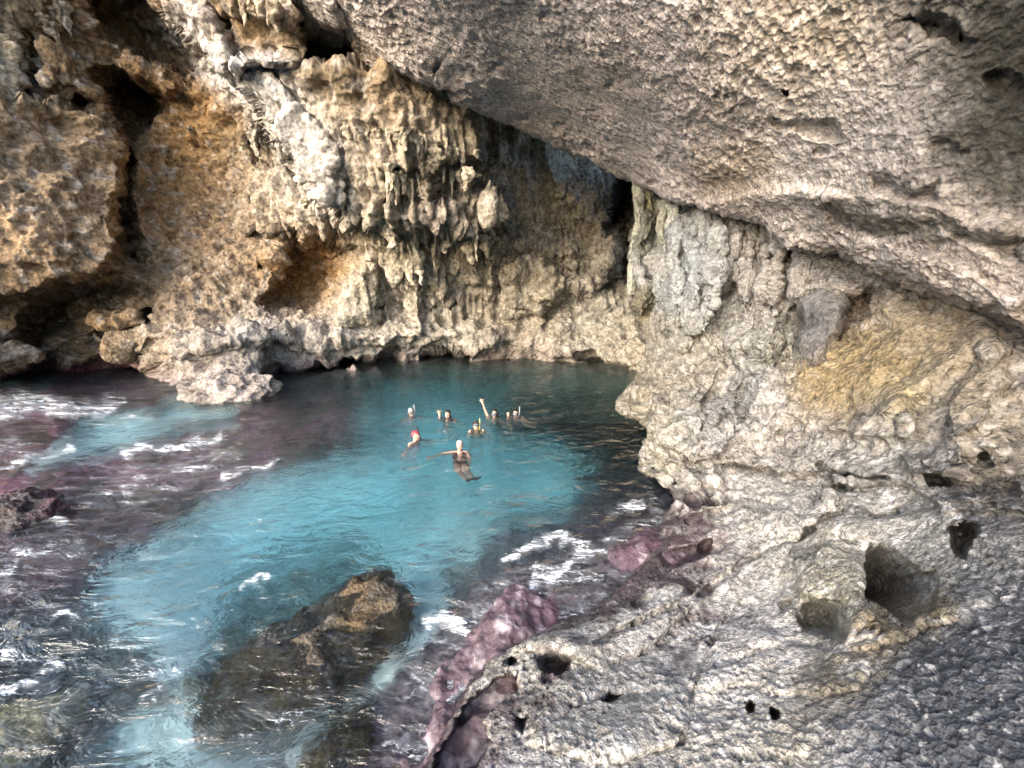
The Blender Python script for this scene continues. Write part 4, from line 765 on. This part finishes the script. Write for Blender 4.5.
boulder("limestone_boulder", "crusty whitish rock mound in the water at the foot of the cave wall", "rock", (p.x - .1, p.y + .6, .05), (1.55, .85, .75), math.radians(6), 0, ((158, 146, 136), (116, 106, 98)), 23, .8, .24)

# ================================================================== SWIMMERS
def plain_mat(name, rgb, rough=.5, spec=.5):
    m, n, L = new_mat(name); out = n.new("ShaderNodeOutputMaterial"); b = n.new("ShaderNodeBsdfPrincipled")
    no = n.new("ShaderNodeTexNoise"); no.inputs["Scale"].default_value = 18; no.inputs["Detail"].default_value = 3
    tc = n.new("ShaderNodeTexCoord"); L.new(tc.outputs["Object"], no.inputs["Vector"])
    mr = n.new("ShaderNodeMapRange"); mr.inputs[3].default_value = .86; mr.inputs[4].default_value = 1.12; L.new(no.outputs["Fac"], mr.inputs[0])
    vm = n.new("ShaderNodeVectorMath"); vm.operation = 'SCALE'; vm.inputs[0].default_value = tuple(rgb); L.new(mr.outputs[0], vm.inputs["Scale"]); L.new(vm.outputs[0], b.inputs["Base Color"])
    b.inputs["Roughness"].default_value = rough; L.new(b.outputs[0], out.inputs[0]); return m
SKIN = plain_mat("wet skin", (.42, .27, .20), .38); LIPS = plain_mat("lips", (.48, .17, .15), .4); EYE = plain_mat("eyes", (.05, .04, .035), .2)
BLACK = plain_mat("black cloth", (.012, .012, .015), .6); HAIR = plain_mat("dark wet hair", (.02, .014, .011), .35); RED = plain_mat("red rubber", (.62, .035, .05), .35)
WHITE = plain_mat("white rubber", (.36, .355, .37), .35); LILAC = plain_mat("lilac cloth", (.36, .30, .42), .6); GLASS = plain_mat("mask glass", (.10, .13, .15), .08); BROWN = plain_mat("brown wet hair", (.07, .04, .025), .35); NAVY = plain_mat("navy cloth", (.02, .03, .08), .6)
def capsule(bm, a, ra, b, rb, seg=12, rings=4):
    a, b = Vector(a), Vector(b); ax = b - a; L = ax.length
    q = ax.to_track_quat('Z', 'Y') if L > 1e-6 else Matrix.Identity(3).to_quaternion()
    prof = [(-math.cos(i / rings * math.pi / 2) * ra, math.sin(i / rings * math.pi / 2) * ra) for i in range(rings + 1)]
    prof += [(L + math.sin(i / rings * math.pi / 2) * rb, math.cos(i / rings * math.pi / 2) * rb) for i in range(rings + 1)]
    R = []
    for z, r in prof:
        r = max(r, 1e-4)
        R.append([bm.verts.new(a + q @ Vector((r * math.cos(2 * math.pi * s / seg), r * math.sin(2 * math.pi * s / seg), z))) for s in range(seg)])
    for u, v in zip(R[:-1], R[1:]):
        for s in range(seg): bm.faces.new((u[s], u[(s + 1) % seg], v[(s + 1) % seg], v[s]))
    bm.faces.new(R[0][::-1]); bm.faces.new(R[-1])
def ball(bm, c, r, rot=None, seg=18):
    c = Vector(c); M = (rot or Matrix.Identity(3)); R = []
    for i in range(1, seg):
        t = math.pi * i / seg
        R.append([bm.verts.new(c + M @ Vector((r[0] * math.sin(t) * math.cos(2 * math.pi * s / seg), r[1] * math.sin(t) * math.sin(2 * math.pi * s / seg), r[2] * math.cos(t)))) for s in range(seg)])
    tp = bm.verts.new(c + M @ Vector((0, 0, r[2]))); bt = bm.verts.new(c - M @ Vector((0, 0, r[2])))
    for u, v in zip(R[:-1], R[1:]):
        for s in range(seg): bm.faces.new((u[s], v[s], v[(s + 1) % seg], u[(s + 1) % seg]))
    for s in range(seg):
        bm.faces.new((tp, R[0][s], R[0][(s + 1) % seg])); bm.faces.new((bt, R[-1][(s + 1) % seg], R[-1][s]))
def finish(bm, name, mat, parent=None, voxel=None, smooth=4):
    me = bpy.data.meshes.new(name); bm.to_mesh(me); bm.free()
    if voxel:                                   # weld the pieces into one continuous skin
        tmp = bpy.data.objects.new("tmp", me); COL.objects.link(tmp)
        md = tmp.modifiers.new("r", 'REMESH'); md.mode = 'VOXEL'; md.voxel_size = voxel
        sm = tmp.modifiers.new("s", 'SMOOTH'); sm.iterations = smooth; sm.factor = .5
        m2 = bpy.data.meshes.new_from_object(tmp.evaluated_get(bpy.context.evaluated_depsgraph_get()))
        bpy.data.objects.remove(tmp); bpy.data.meshes.remove(me); me = m2; me.name = name
    me.materials.clear(); me.materials.append(mat)
    me.polygons.foreach_set("use_smooth", np.ones(len(me.polygons), bool))
    o = bpy.data.objects.new(name, me); COL.objects.link(o)
    if parent: o.parent = parent
    return o
def hand(bm, wrist, d, palm_n, side, style):
    """palm, thumb from its side, four unequal fingers; style: open, fist, shaka, thumb"""
    wrist = Vector(wrist); d = Vector(d).normalized(); pn = Vector(palm_n); pn = (pn - d * pn.dot(d)).normalized(); sd = d.cross(pn).normalized() * side
    pc = wrist + d * .05; capsule(bm, wrist + sd * .018, .022, pc + d * .03 + sd * .024, .018, 8, 3); capsule(bm, wrist - sd * .014, .022, pc + d * .028 - sd * .022, .017, 8, 3); capsule(bm, wrist, .026, pc + d * .03, .02, 8, 3)
    for i, L in enumerate((.070, .078, .072, .056)):
        base = pc + d * .036 + sd * (.030 - .020 * i)
        ext = style == 'open' or (style == 'shaka' and i in (0, 3))
        if ext:
            m = base + d * L * .55 + sd * (.014 - .010 * i) + pn * .004; capsule(bm, base, .0115, m, .0105, 8, 3); capsule(bm, m, .0105, m + d * L * .5 + sd * (.008 - .006 * i) + pn * .010, .009, 8, 3)
        else:
            m = base + d * L * .35 + pn * .022; e = m - d * L * .30 + pn * .018; capsule(bm, base, .0115, m, .011, 8, 3); capsule(bm, m, .011, e, .0105, 8, 3); capsule(bm, e, .0105, e - d * .015 - pn * .010, .0095, 8, 3)
    tb = pc + sd * .030 - d * .015
    if style == 'thumb': capsule(bm, tb, .014, tb + sd * .05, .012, 8, 3); capsule(bm, tb + sd * .05, .012, tb + sd * .085, .010, 8, 3)
    elif style == 'fist': capsule(bm, tb, .014, tb + d * .035 + pn * .026, .012, 8, 3); capsule(bm, tb + d * .035 + pn * .026, .012, tb + d * .045 + pn * .030 - sd * .028, .010, 8, 3)
    else: capsule(bm, tb, .014, tb + sd * .036 + d * .030, .012, 8, 3); capsule(bm, tb + sd * .036 + d * .030, .012, tb + sd * .052 + d * .060, .010, 8, 3)
UP = dict(pelvis=(0, .26, -.46), chest=(0, 0, -.14), neck=(0, -.005, .01), head=(0, -.03, .175), hipL=(.10, .28, -.50), kneeL=(.17, .36, -.88), ankL=(.15, .72, -1.02), hipR=(-.10, .28, -.50), kneeR=(-.16, .44, -.86), ankR=(-.12, .84, -.92),
          shL=(.165, 0, -.045), elL=(.34, -.12, -.16), wrL=(.50, -.28, -.10), shR=(-.165, 0, -.045), elR=(-.34, -.12, -.16), wrR=(-.50, -.28, -.10), hL=((.8, -.5, 0), (0, 0, -1), 'open'), hR=((-.8, -.5, 0), (0, 0, -1), 'open'), yaw=0, nod=0)
def swimmer(label, px, py, turn, pose, suit, cap=None, hair=None, mask='eyes', snorkel=False, two_piece=False, fins=False, scale=1.08, tail=False):
    J = dict(UP); J.update(pose); V = {k_: Vector(v) for k_, v in J.items() if isinstance(v, tuple) and len(v) == 3 and not isinstance(v[0], tuple)}
    q = wpt(px, py); bm = bmesh.new()
    up = (V['chest'] - V['pelvis']).normalized()
    capsule(bm, V['pelvis'] + Vector((.055, 0, 0)), .105, V['chest'] + Vector((.075, 0, -.06)), .085); capsule(bm, V['pelvis'] - Vector((.055, 0, 0)), .105, V['chest'] - Vector((.075, 0, .06)), .085)
    capsule(bm, V['pelvis'], .10, V['chest'], .105); capsule(bm, V['shL'], .056, V['shR'], .056); capsule(bm, V['chest'] + Vector((0, 0, .02)), .09, V['neck'], .05)
    hm_ = Matrix.Rotation(J['yaw'], 3, 'Z') @ Matrix.Rotation(J['nod'], 3, 'X'); H = V['head']
    hp = lambda x, y, z: H + hm_ @ Vector((x, y, z))
    capsule(bm, V['neck'] - up * .02, .056, hp(0, .02, -.06), .052)
    ball(bm, hp(0, .012, .018), (.077, .094, .100), hm_); ball(bm, hp(0, -.022, -.050), (.058, .062, .066), hm_)
    capsule(bm, hp(0, -.086, .012), .010, hp(0, -.101, -.022), .015, 8, 3); ball(bm, hp(0, -.070, -.098), (.024, .020, .018), hm_, 10)
    for s in (1, -1):
        ball(bm, hp(s * .076, .012, -.008), (.010, .020, .032), hm_, 10); ball(bm, hp(s * .040, -.062, -.030), (.026, .022, .024), hm_, 10)
        k_ = 'L' if s > 0 else 'R'
        capsule(bm, V['sh' + k_], .054, V['el' + k_], .038); capsule(bm, V['el' + k_], .038, V['wr' + k_], .026)
        hd = J['h' + k_]; hand(bm, V['wr' + k_], hd[0], hd[1], s, hd[2])
        capsule(bm, V['hip' + k_], .088, V['knee' + k_], .056); capsule(bm, V['knee' + k_], .058, V['ank' + k_], .036)
        f = (V['ank' + k_] - V['knee' + k_]).normalized(); t_ = (f * .55 + Vector((0, -.8, 0))).normalized() if not fins else (f + Vector((0, 0, .5))).normalized()
        capsule(bm, V['ank' + k_] + f * .03, .036, V['ank' + k_] + f * .04 + t_ * .15, .026)
    body = finish(bm, "person", SKIN, None, .0085, 4)
    body.location = q - Vector((0, 0, .04 if (two_piece or cap is RED) else .12)); body.scale = (scale,) * 3
    body.rotation_euler = (0, 0, math.atan2(-q.x, q.y) + math.radians(turn)); tag(body, label, "person", "swimmers in the cave pool")
    # clothing
    b = bmesh.new(); g = .012; c0, c1 = V['chest'], V['pelvis']
    if two_piece:
        top = c0 + (c1 - c0) * .08; capsule(b, top + Vector((.08, -.01, 0)), .092, top + Vector((.07, -.02, 0)) + (c1 - c0) * .18, .094); capsule(b, top - Vector((.08, .01, 0)), .092, top + Vector((-.07, -.02, 0)) + (c1 - c0) * .18, .094)
        finish(b, "bikini_top", suit, body, .011, 2); b = bmesh.new()
        capsule(b, c1 + Vector((.06, 0, 0)), .112 + g, c1 - Vector((.06, 0, 0)), .112 + g); finish(b, "bikini_bottom", suit, body, .011, 2)
    else:
        for s in (1, -1):
            capsule(b, c1 + Vector((s * .055, 0, 0)), .105 + g, c0 + Vector((s * .075, 0, -.06)), .085 + g)
            capsule(b, c0 + Vector((s * .075, -.03, -.06)), .07, V['sh' + ('L' if s > 0 else 'R')] * .62 + Vector((0, 0, .03)), .034)
        capsule(b, c1, .10 + g, c0 + Vector((0, 0, -.04)), .105); finish(b, "swimsuit", suit, body, .011, 2)
    # head things
    if cap:
        b = bmesh.new(); ball(b, hp(0, .018, .034), (.087, .102, .098), hm_, 20)
        inv = hm_.transposed()
        for v in list(b.verts):
            l = inv @ (v.co - H)
            if l.z < .030 + (.045 if l.y < -.03 else -.05 if l.y > .03 else 0): b.verts.remove(v)
        finish(b, "swim_cap", cap, body)
    if hair:
        b = bmesh.new(); ball(b, hp(0, .024, .032), (.088, .100, .098), hm_, 20); ball(b, hp(0, .062, -.045), (.074, .058, .080), hm_, 14)
        inv = hm_.transposed()
        for v in list(b.verts):
            l = inv @ (v.co - H)
            if l.y < -.045 and l.z < .065: b.verts.remove(v)
        if tail: capsule(b, hp(0, .09, -.02), .040, hp(.03, .12, -.16), .022); capsule(b, hp(.05, .07, -.05), .035, hp(.09, .05, -.17), .02)
        finish(b, "hair", hair, body)
    for s in (1, -1):
        b = bmesh.new(); ball(b, hp(s * .030, -.083, .006), (.011, .007, .007), hm_, 8); finish(b, "eye", EYE, body)
    b = bmesh.new(); ball(b, hp(0, -.082, -.058), (.022, .008, .008), hm_, 8); finish(b, "mouth", LIPS, body)
    if mask:
        z = .012 if mask == 'eyes' else .082; y = -.105 if mask == 'eyes' else -.088
        b = bmesh.new(); ball(b, hp(0, y, z), (.082, .026, .044), hm_, 16); mk = finish(b, "diving_mask", BLACK, body)
        b = bmesh.new(); ball(b, hp(0, y - .018, z + .002), (.068, .016, .031), hm_, 14); finish(b, "lens", GLASS, mk)
        b = bmesh.new()
        pts = [hp(.086 * math.cos(t), .015 + .105 * math.sin(t), z + .012) for t in [math.radians(x) for x in range(-60, 241, 20)]]
        for u, v in zip(pts[:-1], pts[1:]): capsule(b, u, .009, v, .009, 6, 2)
        finish(b, "strap", BLACK, mk)
    if snorkel:
        b = bmesh.new(); pts = [hp(.0, -.105, -.062), hp(.055, -.10, -.085), hp(.098, -.045, -.05), hp(.106, .0, .05), hp(.108, .03, .16), hp(.104, .045, .20)]
        for u, v in zip(pts[:-1], pts[1:]): capsule(b, u, .011, v, .011, 8, 2)
        finish(b, "snorkel", snorkel, body)
    if fins:
        for k_ in 'LR':
            f = (V['ank' + k_] - V['knee' + k_]).normalized(); t_ = (f + Vector((0, 0, .5))).normalized(); b = bmesh.new(); a = V['ank' + k_] + f * .03
            capsule(b, a, .048, a + t_ * .15, .046); ball(b, a + t_ * .28, (.075, .16, .020), (t_.to_track_quat('Y', 'Z')).to_matrix(), 12); finish(b, "swim_fin", BLACK, body, .012, 2)
    return body
swimmer("person in a pale swim cap and mask treading water, farthest toward the left wall", 411, 414, 8, {}, LILAC, cap=WHITE, snorkel=WHITE)
swimmer("person with dark hair holding up a short raised hand, beside the pale-capped swimmer", 448, 416, -14, dict(elR=(-.23, -.10, -.02), wrR=(-.215, -.12, .21), hR=((.05, -.05, 1), (0, -1, 0), 'shaka')), BLACK, hair=HAIR, mask=None, tail=True)
swimmer("person stretching one arm high above the water with dark hair and diving mask", 494, 416, -16, dict(shR=(-.155, 0, .02), elR=(-.25, -.03, .27), wrR=(-.325, -.05, .51), hR=((-.15, 0, 1), (0, -1, 0), 'shaka'), chest=(0, 0, -.08), neck=(.01, -.005, .05), head=(.03, -.03, .21)), BLACK, hair=HAIR, mask='eyes', tail=True)
swimmer("person in a dark mask raising a fist by the face, rightmost of the swimmers", 516, 415, -10, dict(elR=(-.24, -.14, -.08), wrR=(-.20, -.16, .13), hR=((.0, 0, 1), (0, -1, 0), 'fist')), NAVY, hair=HAIR, mask='eyes', snorkel=WHITE)
swimmer("person giving two thumbs up with a diving mask pushed onto the forehead", 476, 428, 4, dict(elR=(-.25, -.12, -.10), wrR=(-.205, -.20, .07), hR=((.1, -.55, .75), (1, 0, 0), 'thumb'), elL=(.25, -.12, -.10), wrL=(.205, -.20, .07), hL=((-.1, -.55, .75), (-1, 0, 0), 'thumb')), BLACK, hair=BROWN, mask='forehead', snorkel=plain_mat("yellow snorkel", (.55, .48, .12), .4))
swimmer("person in a red swim cap turned sideways in the water with one bare shoulder showing", 415, 441, 34, dict(yaw=.25, shR=(-.17, -.02, .0), shL=(.165, 0, -.03), head=(.02, -.03, .185)), LILAC, cap=RED, mask=None, snorkel=BLACK)
swimmer("person in a white swim cap and black two-piece floating with one arm spread, nearest swimmer", 460, 452, -8, dict(pelvis=(.05, -.40, -.14), chest=(0, -.05, -.02), neck=(0, .03, .06), head=(0, .015, .20), shL=(.165, 0, .01), shR=(-.165, 0, .01), elR=(-.40, -.08, .02), wrR=(-.62, -.18, -.02), hR=((-.8, -.3, -.1), (0, 0, -1), 'open'), elL=(.26, -.20, -.14), wrL=(.20, -.40, -.20), hL=((-.2, -.6, -.3), (0, 0, -1), 'open'), hipL=(.14, -.44, -.13), hipR=(-.04, -.44, -.15), kneeL=(.27, -.78, -.12), kneeR=(.12, -.80, -.14), ankL=(.42, -1.10, -.05), ankR=(.27, -1.14, -.06)), BLACK, cap=WHITE, mask=None, two_piece=True, fins=True)
